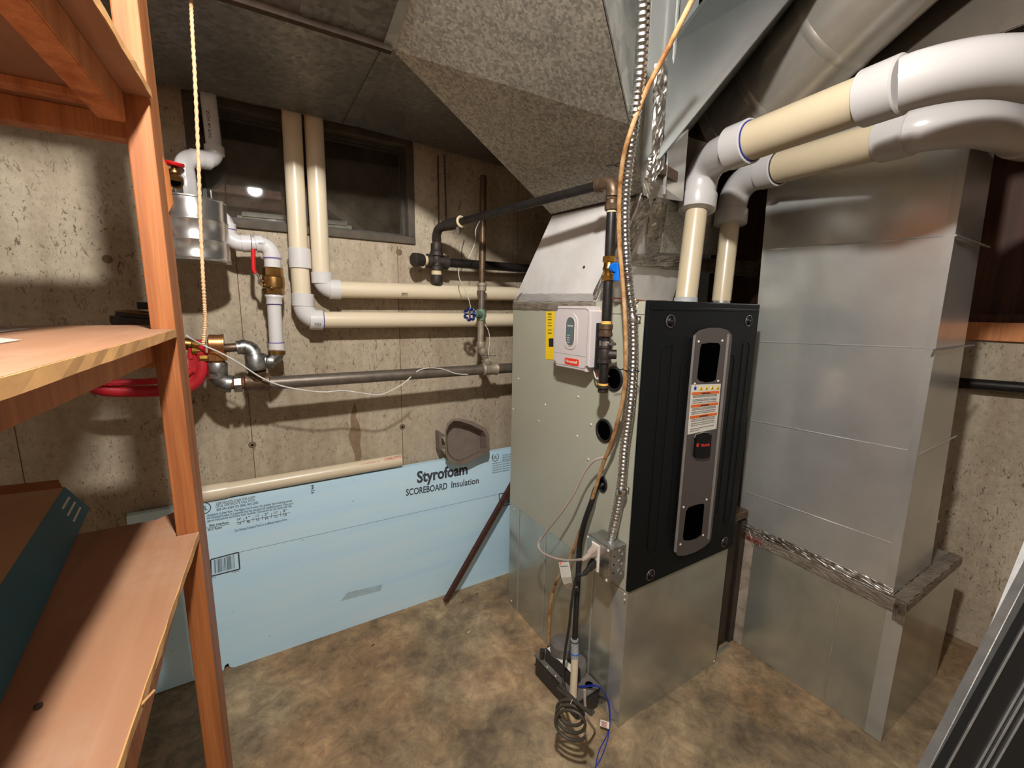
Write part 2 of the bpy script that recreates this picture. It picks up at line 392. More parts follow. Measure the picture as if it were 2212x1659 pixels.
def text(s, P0, P1, height, up, mat, parent, bold=0, name='lettering', lift=.0008, cap=.7):
    """text whose baseline runs P0->P1, capitals `height` tall"""
    me = text_mesh(s, bold); xs = [v.co.x for v in me.vertices]
    if not xs: return None
    x0, x1 = min(xs), max(xs); P0, P1, up = V(P0), V(P1), V(up); X = (P1-P0); wd = X.length; X = X.normalized()
    N = X.cross(up).normalized(); U = N.cross(X).normalized()
    sx = wd/(x1-x0); sy = height/cap
    for v in me.vertices:
        v.co = P0+X*((v.co.x-x0)*sx)+U*(v.co.y*sy)+N*(lift+v.co.z*.1)
    return obj(name, me, mat, parent)
def S_(name, bm, mat, **k): return tag(obj(name, bm, mat, **k), kind='structure')

# ------------------------------------------------------------------ the room
WY = 1.80; RX = 2.45
XL, XR, ZT, ZB = -.135, .605, 1.985, 1.585       # window opening
b = bmesh.new()
for lo, hi in (((-2.4, WY, 0), (XL, WY+.2, 2.33)), ((XR, WY, 0), (RX, WY+.2, 2.33)), ((XL, WY, 0), (XR, WY+.2, ZB)), ((XL, WY, ZT), (XR, WY+.2, 2.33))): bm_box(lo, hi, bm=b)
wb = S_('wall_back', b, 'concrete_wall')
for px, py in ((858.6, 547.8), (508, 540), (1117, 560), (470, 620)):      # form-board seams left in the concrete
    x = on(px, py, 1, WY).x
    if px == 470: x = -.62
    ztop = ZB-.01 if XL < x < XR else 2.1
    prism('form_seam', [(x-.0012, WY, 0), (x, WY-.0022, 0), (x+.0012, WY, 0)], (0, 0, ztop), 'seam_brown', wb)
for px, py in ((545, 961), (869, 922), (862, 545), (232, 560)):
    c = on(px, py, 1, WY)
    obj('tie_hole', bm_lathe(c, c+V((0, -.003, 0)), [(0, .013), (.6, .010), (1, .005)], 14), 'seam_brown', wb, smooth=True)
S_('floor', bm_box((-2.4, -2.4, -.1), (RX+.2, WY+.2, 0)), 'concrete_floor')
zc = on(2190, 702, 0, RX).z
wr = S_('wall_right', bm_box((RX, -2.4, 0), (RX+.2, WY, zc)), 'concrete_wall')
S_('wall_left', bm_box((-2.6, -2.4, 0), (-2.4, WY+.2, 2.33)), 'wall_paint')
S_('wall_front', bm_box((-2.6, -2.6, 0), (RX+.2, -2.4, 2.33)), 'wall_paint')
# wood framing above the right foundation wall and a ledger board across it
t_ = thing('stud_wall', 'reddish brown wooden stud framing standing on the right concrete wall', 'framing', (RX+.06, 0, zc))
box('bottom_plate', (RX+.02, -2.4, zc), (RX+.11, WY-.3, zc+.038), 'joist_wood', t_)
for i in range(8):
    y = -2.3+i*.5; box('stud', (RX+.02, y, zc+.038), (RX+.11, y+.038, 2.33), 'joist_wood', t_)
box('sheathing', (RX+.11, -2.4, zc), (RX+.125, WY, 2.33), 'joist_wood', t_)
la, lb = on(2120, 730, 0, RX-.02), on(2212, 712, 0, RX-.02)
zz = on(2190, 718, 0, RX-.02).z
tag(box('wood_ledger', (RX-.02, -.9, zz-.035), (RX, .75, zz+.035), 'fir_y', bevel=.002), 'narrow reddish wooden board fixed across the right concrete wall near its top', 'board')
# ceiling: subfloor and joists
ce = S_('ceiling', bm_box((-2.6, -2.6, 2.57), (RX+.2, WY+.2, 2.59)), 'joist_wood')
for i in range(11):
    y = -2.2+i*.4
    if y > WY-.1: continue
    box('joist', (-2.4, y, 2.33), (RX, y+.038, 2.57), 'joist_wood', ce)
box('rim_joist', (-2.4, WY-.0, 2.33), (RX, WY+.04, 2.57), 'joist_wood', ce)
box('rim_joist', (RX+.0, -2.4, 2.33), (RX+.04, WY, 2.57), 'joist_wood', ce)
box('rim_joist', (-2.44, -2.4, 2.33), (-2.4, WY, 2.57), 'joist_wood', ce)
box('rim_joist', (-2.4, -2.44, 2.33), (RX, -2.4, 2.57), 'joist_wood', ce)
# window
wn = thing('window_1', None, None, ((XL+XR)/2, WY+.05, ZB)); tag(wn, kind='structure')
fr_w = .028
box('sill_frame', (XL, WY-.012, ZB), (XR, WY+.07, ZB+fr_w), 'window_wood', wn, .003)
box('head_frame', (XL, WY-.005, ZT-fr_w), (XR, WY+.07, ZT), 'window_wood', wn, .003)
box('jamb', (XL, WY-.008, ZB+fr_w), (XL+fr_w, WY+.07, ZT-fr_w), 'window_wood', wn, .003)
box('jamb', (XR-fr_w, WY-.008, ZB+fr_w), (XR, WY+.07, ZT-fr_w), 'window_wood', wn, .003)
xm = on(650, 400, 1, WY+.04).x
for s0, s1 in ((XL+fr_w, xm-.012), (xm+.012, XR-fr_w)):
    z0, z1 = ZB+fr_w, ZT-fr_w; e = .012
    for lo, hi in (((s0, 0, z0), (s1, 0, z0+e)), ((s0, 0, z1-e), (s1, 0, z1)), ((s0, 0, z0+e), (s0+e, 0, z1-e)), ((s1-e, 0, z0+e), (s1, 0, z1-e))):
        box('sash_bar', (lo[0], WY+.028, lo[2]), (hi[0], WY+.05, hi[2]), 'window_steel', wn, .001)
    tl = -.026*(z1-z0)/2   # the hopper sash stands slightly ajar
    prism('pane', [(s0+e, WY+.036+tl, z0+e), (s1-e, WY+.036+tl, z0+e), (s1-e, WY+.036-tl, z1-e), (s0+e, WY+.036-tl, z1-e)], (0, .004, 0), 'glass', wn)
box('mullion', (xm-.012, WY+.02, ZB+fr_w), (xm+.012, WY+.06, ZT-fr_w), 'window_steel', wn, .001)
for px, py in ((545, 961), (869, 922)):
    c = on(px, py, 1, WY); obj('tie_hole_core', bm_lathe(c+V((0, -.003, 0)), c+V((0, -.0036, 0)), [(0, .004), (1, .0035)], 10), 'void_black', wb)
stp = [(765, 868), (772, 884), (768, 900), (776, 915), (780, 935), (778, 960), (782, 985), (776, 998), (768, 998), (766, 980), (758, 960), (752, 940), (758, 925), (757, 900), (761, 885)]
prism('water_stain', [on(x, y, 1, WY-.0003) for x, y in stp], (0, -.0002, 0), 'stain_brown', wb)
b = bmesh.new()   # window well outside
bm_box((XL-.1, WY+.55, ZB-.3), (XR+.1, WY+.6, 2.4), bm=b); bm_box((XL-.1, WY+.2, ZB-.3), (XL-.05, WY+.55, 2.4), bm=b)
bm_box((XR+.05, WY+.2, ZB-.3), (XR+.1, WY+.55, 2.4), bm=b); bm_box((XL-.1, WY+.2, ZB-.3), (XR+.1, WY+.55, ZB-.1), bm=b); bm_box((XL-.1, WY+.2, 2.38), (XR+.1, WY+.55, 2.42), bm=b)
tag(obj('window_well', b, 'well_soil'), kind='structure')
# white framed panel and a reddish board standing outside in the window well
yo = WY+.30
t_ = thing('framed_panel', 'white framed grey panel seen low behind the window glass', 'panel', on(630, 500, 1, yo))
def wo(x, y, d=0): return on(x, y, 1, yo+d)
prism('grey_board', [wo(520, 462), wo(752, 486), wo(750, 560), wo(520, 540)], (0, .012, 0), 'galv_dull', t_)
for P in ([(512, 455), (760, 479), (760, 488), (512, 465)], [(512, 455), (522, 456), (522, 540), (512, 540)], [(750, 479), (760, 480), (759, 560), (749, 560)]):
    prism('white_bar', [wo(x, y, -.008) for x, y in P], (0, .02, 0), 'white_metal', t_)
tag(prism('red_board', [wo(470, 410, .1), wo(640, 428, .1), wo(655, 560, .1), wo(470, 560, .1)], (0, .015, 0), plain('brick_red', srgb(170, 104, 78), .9, var=.3, scale=60)), 'reddish brown rough board low behind the left window pane', 'board')
# conduit on right wall
a, c = on(2008, 822, 0, RX-.05), on(2212, 838, 0, RX-.05)
t_ = thing('wall_pipe', 'black iron pipe running along the right concrete wall behind the return duct', 'pipe', (a+c)/2)
tube('pipe', [a+(a-c)*1.2, a, c, c+(c-a)*.8], .021, 'iron_black', t_)
tube('pipe_bracket', [c+(c-a)*.1+V((.05, 0, 0)), c+(c-a)*.1+V((0, 0, 0))], .006, 'iron_dark', t_, seg=8)

# ------------------------------------------------------------------ lamp
t_ = thing('ceiling_lamp', 'bare glowing round bulb in a porcelain socket under the ceiling joists', 'lamp', LAMP)
lathe('socket', (LAMP[0], LAMP[1], 2.33), (LAMP[0], LAMP[1], LAMP[2]+.04), [(0, .06), (.3, .055), (.5, .03), (1, .02)], 'outlet_white', t_)
bu = lathe('bulb', (LAMP[0], LAMP[1], LAMP[2]+.045), (LAMP[0], LAMP[1], LAMP[2]-.035), [(0, .014), (.2, .018), (.4, .032), (.6, .038), (.8, .033), (.94, .018), (1, .003)], 'bulb_glow', t_)

# ------------------------------------------------------------------ shelving on the left
sx = -.12
sh = thing('wooden_shelving', 'orange toned wooden shelving of studs and plywood at the left', 'shelving', (-.4, .6, 0))
PX0, PX1, PY0, PY1 = -.156, -.120, 1.0, 1.112
po = box('post', (PX0, PY0, 0), (PX1, PY1, 1.955), 'fir', sh, .0025)
box('post', (PX0-.58, PY0, 0), (PX0-.544, PY1, 1.955), 'fir', sh, .0025)
def shelf(z, th, y0, xe0, xe1, yend=1.185, notch=True, xback=-.72):
    """plywood with a notch cut round the post; edge runs from xe1 (near end) to xe0 (far end)"""
    pts = [(xback, y0, z-th), (xe1, y0, z-th), (xe0, PY0-.002, z-th), (PX0-.001, PY0-.002, z-th), (PX0-.001, PY1+.03, z-th), (PX0-.045, yend, z-th), (xback, yend, z-th)]
    o = obj('shelf_board', bm_prism(pts, (0, 0, th)), 'plywood', sh)
    return o
shelf(1.283, .014, -.35, -.120, -.156)
shelf(.882, .014, -.35, -.122, -.185, 1.10)
shelf(1.683, .014, -.35, -.117, -.176, 1.2)
# plywood raw edges
def edge_strip(z, th, y0, xe0, xe1):
    d = .0012
    b = bm_prism([(xe1, y0, z-th), (xe1+d, y0, z-th), (xe0+d, PY0-.002, z-th), (xe0, PY0-.002, z-th)], (0, 0, th*.97))
    bmesh.ops.subdivide_edges(b, edges=[e for e in b.edges if e.calc_length() > .5], cuts=40)
    for v in b.verts:
        if v.co.x > xe0+(xe1-xe0)*((PY0-v.co.y)/(PY0-y0))+d*.5: v.co.x += random.uniform(-.0006, .0012)
    obj('plywood_edge', b, 'ply_edge', sh)
edge_strip(1.283, .014, -.35, -.120, -.156); edge_strip(.882, .014, -.35, -.122, -.185); edge_strip(1.683, .014, -.35, -.117, -.176)
# rails under the middle shelf
prism('front_rail', [(-.203, PY0-.002, 1.268), (-.158, PY0-.002, 1.268), (-.222, -.35, 1.268), (-.262, -.35, 1.268)], (0, 0, -.045), 'fir_y', sh, .002)
box('front_rail', (PX0-.012, -.35, .885-.014-.089), (PX0+.0, PY0-.002, .871), 'fir_y', sh, .002)
# top deck framing (2x4 rails on edge + cross beams)
prism('front_rail', [(-.190, PY0, 1.669), (-.153, PY0, 1.669), (-.205, -.35, 1.669), (-.243, -.35, 1.669)], (0, 0, -.046), 'fir_y', sh, .002)
box('cross_beam', (-.72, 1.112, 1.628), (PX0, 1.15, 1.669), 'fir_x', sh, .002)
box('cross_beam', (-.72, 1.02, 1.655), (PX0-.036, 1.05, 1.669), 'fir_x', sh, .002)
box('cross_beam', (-.72, 1.112, 1.20), (PX0, 1.15, 1.265), 'fir_x', sh, .002)
box('back_rail', (-.72, -.35, 1.60), (-.684, 1.11, 1.669), 'fir_y', sh, .002)
# splinters
for px, py in ((352, 300),):
    prism('splinter', [(PX1, PY1-.03, 1.60), (PX1+.006, PY1-.02, 1.585), (PX1+.008, PY1-.02, 1.52), (PX1, PY1-.03, 1.50)], (0, .004, 0), 'fir', sh)
tube('splinter', [(-.152, .58, .878), (-.142, .575, .876), (-.130, .59, .879)], .0015, 'ply_edge', sh, seg=5)
tube('nail', [V((-.235, .62, .885)), V((-.235, .62, .8865))], .004, 'dirt', sh, seg=8)
# papers on the middle shelf
pa, pb_, pc_ = on(0, 716, 2, 1.2845), on(66, 710, 2, 1.2845), on(40, 735, 2, 1.2845)
for k, (x0, y0, x1, y1, zz_) in enumerate(((pb_.x-.16, pb_.y-.10, pb_.x, pb_.y, 1.2845), (pc_.x-.12, pc_.y-.05, pc_.x, pc_.y+.01, 1.2845))):
    b = bmesh.new(); n = 8; rows = []
    for i in range(n+1):
        s = i/n; z = zz_+.006*math.sin(s*PI)
        rows.append([b.verts.new((x0+(x1-x0)*s, y, z)) for y in (y0, y1)])
    for i in range(n): b.faces.new((rows[i][0], rows[i+1][0], rows[i+1][1], rows[i][1]))
    bmesh.ops.solidify(b, geom=b.faces[:], thickness=.0008)
    tag(obj('paper_sheet', b, 'paper_white'), ('curled white paper at the far left end of the middle shelf' if k == 0 else 'smaller curled white paper nearer the front of the middle shelf'), 'paper')
# cardboard box on the lower shelf
zs = .883
q0, q1 = on(193, 1098, 2, zs), on(30, 1452, 2, zs)
dv = (q1-q0).normalized(); q1 = q0+dv*.62
hgt = on(183, 1058, 2, zs).z
up = V((0, 0, 1)); perp = V((-abs(dv.y), dv.x if dv.y < 0 else -dv.x, 0)).normalized()
if perp.x > 0: perp = -perp
tagb = thing('cardboard_box', 'tan and teal printed cardboard box lying on the lower shelf', 'box', (q0+q1)/2+perp*.15)
bh = .055; lean = perp*.035
A0, A1 = q0, q1; B0, B1 = q0+V((0, 0, bh))+lean, q1+V((0, 0, bh))+lean
Cw = perp*.34
obj('carton_body', bm_hexa([A0, A1, A1+Cw, A0+Cw, B0, B1, B1+Cw-lean, B0+Cw-lean]), 'cardboard', tagb)
nrm = (A1-A0).cross(B0-A0).normalized(); nrm = nrm if nrm.x > 0 else -nrm
obj('teal_side', bm_prism([A0, A1, B1, B0], nrm*.0012), 'teal_print', tagb)
prism('end_flap', [B0+perp*.002, B0+V((0, 0, .012))+lean*.3+dv*(-.02), B0+Cw*.98+V((0, 0, .014))+dv*(-.02), B0+Cw*.98-lean], dv*.004, 'cardboard_dark', tagb)
for k in range(3):
    e0 = A0*(1-.25-k*.22)+B0*(.25+k*.22)
    for j in range(7):
        s0 = .028+j*.011+(.004 if k == 0 else 0)
        if k < 2 or j < 6: prism('print_line', [e0+dv*s0, e0+dv*(s0+.009), e0+dv*(s0+.009)+(B0-A0)*.06, e0+dv*s0+(B0-A0)*.06], nrm*.002, 'label_white', tagb)
def arcpts(c, rx, ry, a0, a1, n=14): return [c+perp*rx*math.cos(a0+(a1-a0)*i/n)+dv*ry*math.sin(a0+(a1-a0)*i/n) for i in range(n+1)]
cc = B0+dv*.115+perp*.13+V((0, 0, .002))
obj('print_letter', bm_tube(arcpts(cc, .055, .03, -PI*.9, PI*.45), .005, 6), 'ink_black', tagb, smooth=True)
cc = B0+dv*.20+perp*.12+V((0, 0, .002)); obj('print_letter', bm_tube(arcpts(cc, .045, .022, -PI, PI*.6), .007, 6), 'ink_black', tagb, smooth=True)

# ------------------------------------------------------------------ insulation board
by0, by1, bz = 1.716, 1.752, .652
bn = V((0, -bz, by1-by0)).normalized(); bP = (0, by0, 0)
def ob(x, y): return onp(x, y, bn, bP)
bl = ob(321, 1490).x; br = 1.62; bt = .03
fb = thing('insulation_board', 'long pale blue foam insulation board leaning on the back wall', 'board', ((bl+br)/2, by0, 0))
bu_ = V((0, by1-by0, bz)).normalized()
def bpt(x, s): return V((x, by0, 0))+bu_*s
L = V((0, by1-by0, bz)).length
nx = bpt(ob(485, 1440).x, 0).x
sk = .018 # the top edge drops a little to the left
pts = [bpt(bl, .003), bpt(nx-.004, .003), bpt(nx+.002, .02), bpt(nx+.012, .024), bpt(nx+.016, .006), bpt(nx+.03, 0), bpt(br, 0), bpt(br, L), bpt(bl+.9, L-.004), bpt(bl, L-.006)]
prism('foam_panel', pts, -bn*bt, 'foam_blue', fb)
def bline(p, q, w_, mat='ink_foam', name='print_line'):
    p, q = V(p), V(q); s = (q-p).normalized().cross(bn)*w_/2
    return prism(name, [p-s, q-s, q+s, p+s], bn*.0006, mat, fb)
def btext(s, x0, y0, x1, y1, hpx, bold=0, **k):
    p, q = ob(x0, y0), ob(x1, y1); hh = (ob(x0, y0-hpx)-p).length
    text(s, p, q, hh, bu_, 'ink_foam', fb, bold, lift=.0003, **k)
bw = lambda x, y, px_: (ob(x, y-px_)-ob(x, y)).length
btext('Styrofoam', 901, 1043, 1010, 1023, 24, .035)
btext('SCOREBOARD', 877, 1071, 966, 1056, 14, .02)
btext('Insulation', 975, 1054, 1034, 1044, 14, .012)
for s, a in (('CERTIFICATE D-369, FOR COPY', (467, 1091, 552, 1076)), ('OF UL CERTIFICATE CALL DOW', (466, 1097, 551, 1082)), ('800 441-4369 OR (866) 583-2583', (468, 1104, 558, 1088)),
             ('resistance to heat flow. The higher the R-value, the greater the insulating power.', (447, 1116, 632, 1083)),
             ('the thickness R-value. It is essential that this insulation be installed properly. If you do it', (447, 1122, 634, 1089)),
             ('get an instructions and follow them carefully. Instructions do not come with this', (448, 1128, 630, 1095)),
             ('Dow Chemical Company ("Dow") or an affiliated company of Dow', (507, 1149, 620, 1124))):
    btext(s, *a, 5.2, .01)
btext('fiber interfaces', 452, 1138, 494, 1130, 5, .02); bline(ob(447, 1141), ob(497, 1132), .0012); btext('20.5/ Rated', 449, 1147, 479, 1141, 5, .02)
bline(ob(510, 1129), ob(627, 1107), .0014)
for i, (p, q) in enumerate((('3/4"', '3.8'), ('1"', '5'), ('1-1/2"', '7.5'), ('2"', '10'), ('2-1/2"', '12.5'), ('3"', '15'))):
    x = 512+i*19.8; y = 1128-i*3.7
    btext(p, x, y-3, x+9, y-5, 5, .02); btext(q, x+2, y+6, x+9, y+4, 5, .02)
    if i: bline(ob(x-5, y+6), ob(x-5, y-5), .0014)
text('9244', ob(688, 1046), ob(689, 1066), .012, (1, 0, 0), 'ink_foam', fb, .01, lift=.0003) if False else text('9244', ob(679, 1066), ob(678, 1047), .011, (-1, 0, 0), 'ink_foam', fb, .01, lift=.0003)
def logo(x, y, rpx):
    c = ob(x, y); r = bw(x, y, rpx)
    u_ = V((1, 0, 0)); P = [c+u_*r*math.cos(a)+bu_*r*math.sin(a) for a in [PI*.62+i*PI*1.76/24 for i in range(25)]]
    obj('print_logo', bm_tube(P, .0016, 6), 'ink_foam', fb, smooth=True)
logo(440, 1098, 12); btext('UL', 433, 1103, 448, 1101, 9, .02)
logo(1070, 988, 8); btext('UL', 1064, 992, 1075, 990, 7, .02)
for k in range(3): btext('CERTIFICATE', 1084, 986+k*5, 1103, 983+k*5, 3.5)
for k in range(5): btext('resistance to heat flow', 1063, 1003+k*5, 1101, 996+k*5, 3.5)
def barcode(P, mat='ink_foam'):
    a, b_, c, d = [ob(*p) for p in P]
    for p, q in ((a, b_), (b_, c), (c, d), (d, a)): bline(p, q, .0045)
    rnd = random.Random(3); x = .1
    while x < .85:
        w_ = rnd.choice((.008, .014, .022))
        p = a.lerp(b_, x).lerp(d.lerp(c, x), .08); q = a.lerp(b_, x).lerp(d.lerp(c, x), .88); bline(p, q, (b_-a).length*w_)
        x += w_+rnd.choice((.012, .02, .03))
barcode([(455, 1209), (515, 1193), (518, 1229), (456, 1245)])
barcode([(1078, 1067), (1140, 1055), (1142, 1084), (1080, 1093)])
btext('7-00-7-00', 454, 1251, 467, 1248, 3); btext('7-23-92', 501, 1238, 517, 1234, 3)
bline(ob(512, 1194), ob(1100, 1062), .0008)     # scored line across the board
prism('dirt_smudge', [ob(735, 1299), ob(822, 1276), ob(826, 1262), ob(750, 1280)], bn*.0004, plain('smudge', srgb(168, 194, 204), .8), fb)
# pipe lying on the board
a, c = on(380, 1080, 1, by1-.004), on(868, 1001, 1, by1-.004)
rp = .026
zb = bpt(0, L).z+rp
a = V((a.x, by1+.01, zb-.004)); c = V((c.x, by1+.01, zb+.002))
t_ = thing('loose_pvc_pipe', 'loose length of dirty cream plastic pipe lying along the top edge of the blue board', 'pipe', (a+c)/2)
b = bm_tube([a, c], rp, 28, cap=False); bm_tube([c+(a-c)*.0, c+(a-c)*.06], rp*.86, 28, cap=False, bm=b)
obj('pipe', b, 'pvc_cream', t_, smooth=True)
lathe('bell_end', a, a.lerp(c, .20), [(0, rp*1.12), (.9, rp*1.12), (1, rp*1.0)], 'pvc_cream', t_)
uu = V((0, -.78, .62)); d_ = (c-a).normalized()
text('CHARLOTTE', a.lerp(c, .905)+uu*.0, a.lerp(c, .995), .012, V((0, .62, .78)), 'ink_red', t_, .01, lift=rp+.0004)
text('www.charlottepipe.com', a.lerp(c, .78), a.lerp(c, .88), .006, V((0, .62, .78)), 'ink_red', t_, 0, lift=rp+.0004)
# grey plastic scoop standing on the board edge against the wall
def yp(px, py, y=1.74): return on(px, py, 1, y)
def offs(px, py, y): return on(px, py, 1, y)
outer = [(961, 930), (966, 914), (978, 904), (995, 904), (1020, 910), (1050, 925), (1057, 940), (1058, 972), (1055, 980), (1035, 987), (1010, 1000), (988, 1005), (972, 998), (963, 985), (961, 960)]
inner = [(964, 932), (970, 918), (980, 909), (994, 910), (1016, 917), (1044, 931), (1051, 943), (1053, 968), (1050, 973), (1030, 980), (1006, 991), (988, 997), (974, 990), (966, 978), (964, 958)]
back = [(966, 940), (972, 927), (981, 919), (994, 921), (1014, 925), (1030, 932), (1036, 942), (1036, 968), (1034, 975), (1024, 980), (1004, 989), (990, 993), (978, 987), (969, 976), (966, 958)]
t_ = thing('plastic_scoop', 'dusty grey plastic scoop propped on the blue board against the back wall', 'scoop', yp(1008, 1000, 1.77))
b = bmesh.new()
ro = [b.verts.new(offs(x, y, 1.685)) for x, y in outer]; ri = [b.verts.new(offs(x, y, 1.684)) for x, y in inner]; rb = [b.verts.new(offs(x, y, 1.741)) for x, y in back]
def grow(p, s): cx, cy = 1008, 955; return (cx+(p[0]-cx)*s, cy+(p[1]-cy)*s)
rw = [b.verts.new(offs(*grow(p, .95), 1.746)) for p in outer]
n = len(outer)
for i in range(n):
    j = (i+1) % n
    b.faces.new((ro[i], ro[j], ri[j], ri[i])); b.faces.new((ri[i], ri[j], rb[j], rb[i])); b.faces.new((ro[i], rw[i], rw[j], ro[j]))
b.faces.new(rb); b.faces.new(rw[::-1])
obj('scoop_body', b, 'scoop_grey', t_)
prism('rib', [offs(998, 925, 1.740), offs(999.5, 925, 1.740), offs(1001, 962, 1.740), offs(999, 962, 1.740)], (0, -.002, 0), 'scoop_inner', t_)
prism('rib', [offs(1032, 935, 1.740), offs(1034, 935, 1.740), offs(1036, 976, 1.740), offs(1033, 976, 1.740)], (0, -.004, 0), 'scoop_inner', t_)
prism('handle', [offs(948, 935, 1.72), offs(953, 934, 1.72), offs(955, 970, 1.72), offs(950, 972, 1.72)], (0, .045, 0), 'scoop_grey', t_)
prism('handle', [offs(953, 940, 1.73), offs(962, 940, 1.73), offs(962, 944, 1.73), offs(953, 944, 1.73)], (0, .03, 0), 'scoop_grey', t_)
prism('handle', [offs(953, 966, 1.73), offs(962, 966, 1.73), offs(962, 970, 1.73), offs(953, 970, 1.73)], (0, .03, 0), 'scoop_grey', t_)
# rusty angle bar leaning
a = on(961, 1308, 2, .0); c = on(1100, 1062, 1, 1.66)
a.z = .002; c2 = a+(c-a)*1.12
d_ = (c2-a).normalized(); sidev = d_.cross(V((0, -1, 0))).normalized(); fw = d_.cross(sidev).normalized()
t_ = thing('steel_angle_bar', 'rusty brown steel angle bar leaning against the blue board beside the furnace', 'bar', a)
wv = .02
bb = bmesh.new()
prof = [V((0, 0, 0)), sidev*wv, sidev*wv+fw*.003, sidev*.003+fw*.003, sidev*.003+fw*wv, fw*wv]
prof = [p-sidev*wv*.5 for p in prof]
bm_prism([a+d_*.012+p for p in prof], c2-a-d_*.012, bb)
obj('angle', bb, 'rust_bar', t_)
tube('bent_tip', [a, a+d_*.02+sidev*.004], .003, 'rust', t_, seg=6)

# ------------------------------------------------------------------ furnace
FX, FY, FXR, FYB = .922, .823, 1.452, 1.53
Z0, Z1 = .487, 1.357
fu = thing('furnace', 'beige furnace cabinet with a black front door in the middle of the room', 'furnace', ((FX+FXR)/2, (FY+FYB)/2, Z0))
cb = box('cabinet', (FX, FY+.014, Z0), (FXR, FYB, Z1), 'furnace_beige', fu, .002)
def fs(px, py): return on(px, py, 0, FX)
def ff(px, py, y=FY): return on(px, py, 1, y)
box('corner_flange', (FX-.0015, FY+.012, Z0), (FX+.0, FY+.055, Z1-.04), 'furnace_beige', cb)
box('top_flange', (FX-.002, FY+.012, Z1-.035), (FX, fs(1322, 660).y, Z1), 'furnace_beige', cb)
for px, py in ((1170, 818), (1178, 874), (1164, 909), (1249, 857), (1277, 917), (1247, 942), (1271, 992), (1109, 883), (1250, 813), (1270, 1098), (1120, 818), (1337, 908), (1377, 662)):
    if px in (1250, 1170): continue
    screw(fs(px, py), (-1, 0, 0), .0042, cb)
def knock(px, py, ry, rz, dep=.012, name='knockout_hole', slit=0):
    c = fs(px, py); P = [c+V((0, ry*math.cos(2*PI*i/28), rz*math.sin(2*PI*i/28))) for i in range(28)]
    prism(name, [p+V((-.0008, 0, 0)) for p in P], (.0004, 0, 0), 'void_black', cb)
    obj('rubber_grommet', bm_tube([p+V((-.002, 0, 0)) for p in P], .0042, 8, closed=True), 'rubber_black', cb, smooth=True)
knock(1327, 818, .033, .034); knock(1306, 930, .033, .034); knock(1303, 1046, .016, .022)
# yellow efficiency sticker
st = prism('efficiency_sticker', [fs(1180, 673), fs(1300, 670), fs(1300, 782), fs(1179, 776)], (-.0008, 0, 0), 'label_yellow', fu)
prism('print_block', [fs(1186, 731)+V((-.001, 0, 0)), fs(1196, 731)+V((-.001, 0, 0)), fs(1196, 749)+V((-.001, 0, 0)), fs(1186, 749)+V((-.001, 0, 0))], (-.0004, 0, 0), 'ink_black', st)
for yy in (676, 679, 684, 690, 697, 703, 712, 719): prism('print_line', [fs(1184, yy), fs(1192, yy), fs(1192, yy+1.4), fs(1184, yy+1.4)], (-.0012, 0, 0), 'ink_black', st)
# black door
dr = thing('dummy', None, None, (0, 0, 0)); bpy.data.objects.remove(dr)
door = obj('front_door', bm_box((FX+.001, FY, Z0-.002), (FXR+.002, FY+.013, Z1+.003), .003), 'door_black', fu)
def dpoly(name, P, out, mat, parent=None, base=0.0, bev=0):
    return prism(name, [ff(x, y, FY-base) for x, y in P], (0, -out, 0), mat, parent or door, bev)
box('door_lip', (FX+.01, FY-.003, Z1-.022), (FXR-.006, FY, Z1-.014), 'trim_silver', door, .0012).active_material = M['door_black']
# long stamped beads / recesses
def slot(P, mat='groove_black', rim=True):
    dpoly('recess', P, .0006, mat)
    if rim:
        pts_ = [ff(x, y, FY-.001) for x, y in P]; obj('recess_rim', bm_tube(pts_, .0017, 6, closed=True), 'door_black', door, smooth=True)
slot([(1432, 762), (1437, 752), (1453, 746), (1453, 760), (1418, 1190), (1414, 1196), (1403, 1192), (1399, 1184)])
slot([(1473, 788), (1484, 778), (1488, 784), (1459, 1150), (1452, 1158), (1444, 1150)])
slot([(1574, 765), (1584, 768), (1586, 776), (1550, 1108), (1543, 1114), (1537, 1112)])
slot([(1606, 742), (1614, 738), (1619, 746), (1577, 1116), (1568, 1134), (1564, 1130)])
for px, py in ((1448, 694), (1617, 693), (1405, 1242), (1565, 1171)):
    c = ff(px, py); r = .017
    obj('latch_ring', bm_tube([c+V((r*math.cos(2*PI*i/24), -.001, r*math.sin(2*PI*i/24))) for i in range(24)], .002, 8, closed=True), 'trim_grey', door, smooth=True)
    l = obj('latch_knob', bm_lathe(c, c+V((0, -.007, 0)), [(0, .0135), (.5, .0125), (1, .009)], 20), 'groove_black', door, smooth=True)
    obj('latch_screw', bm_lathe(c+V((0, -.007, 0)), c+V((0, -.009, 0)), [(0, .004), (1, .003)], 10), 'iron_black', l)
pl = dpoly('grey_fascia', [(1496, 732), (1499, 722), (1510, 713), (1530, 708), (1550, 708), (1567, 713), (1575, 722), (1575, 732), (1531, 1160), (1528, 1168), (1515, 1180), (1495, 1191), (1475, 1197), (1458, 1198), (1454, 1190)], .010, 'trim_grey', bev=.0015)
def fpoly(name, P, mat, out=.0008, base=.0102, parent=None): return prism(name, [ff(x, y, FY-base) for x, y in P], (0, -out, 0), mat, parent or pl)
fpoly('vent_opening', [(1513, 750), (1516, 743), (1534, 740), (1552, 741), (1556, 747), (1546, 820), (1538, 824), (1524, 826), (1510, 822), (1506, 816)], 'void_black')
fpoly('vent_opening', [(1482, 1104), (1488, 1096), (1505, 1090), (1520, 1088), (1521, 1094), (1515, 1154), (1505, 1162), (1490, 1167), (1477, 1167), (1475, 1160)], 'void_black')
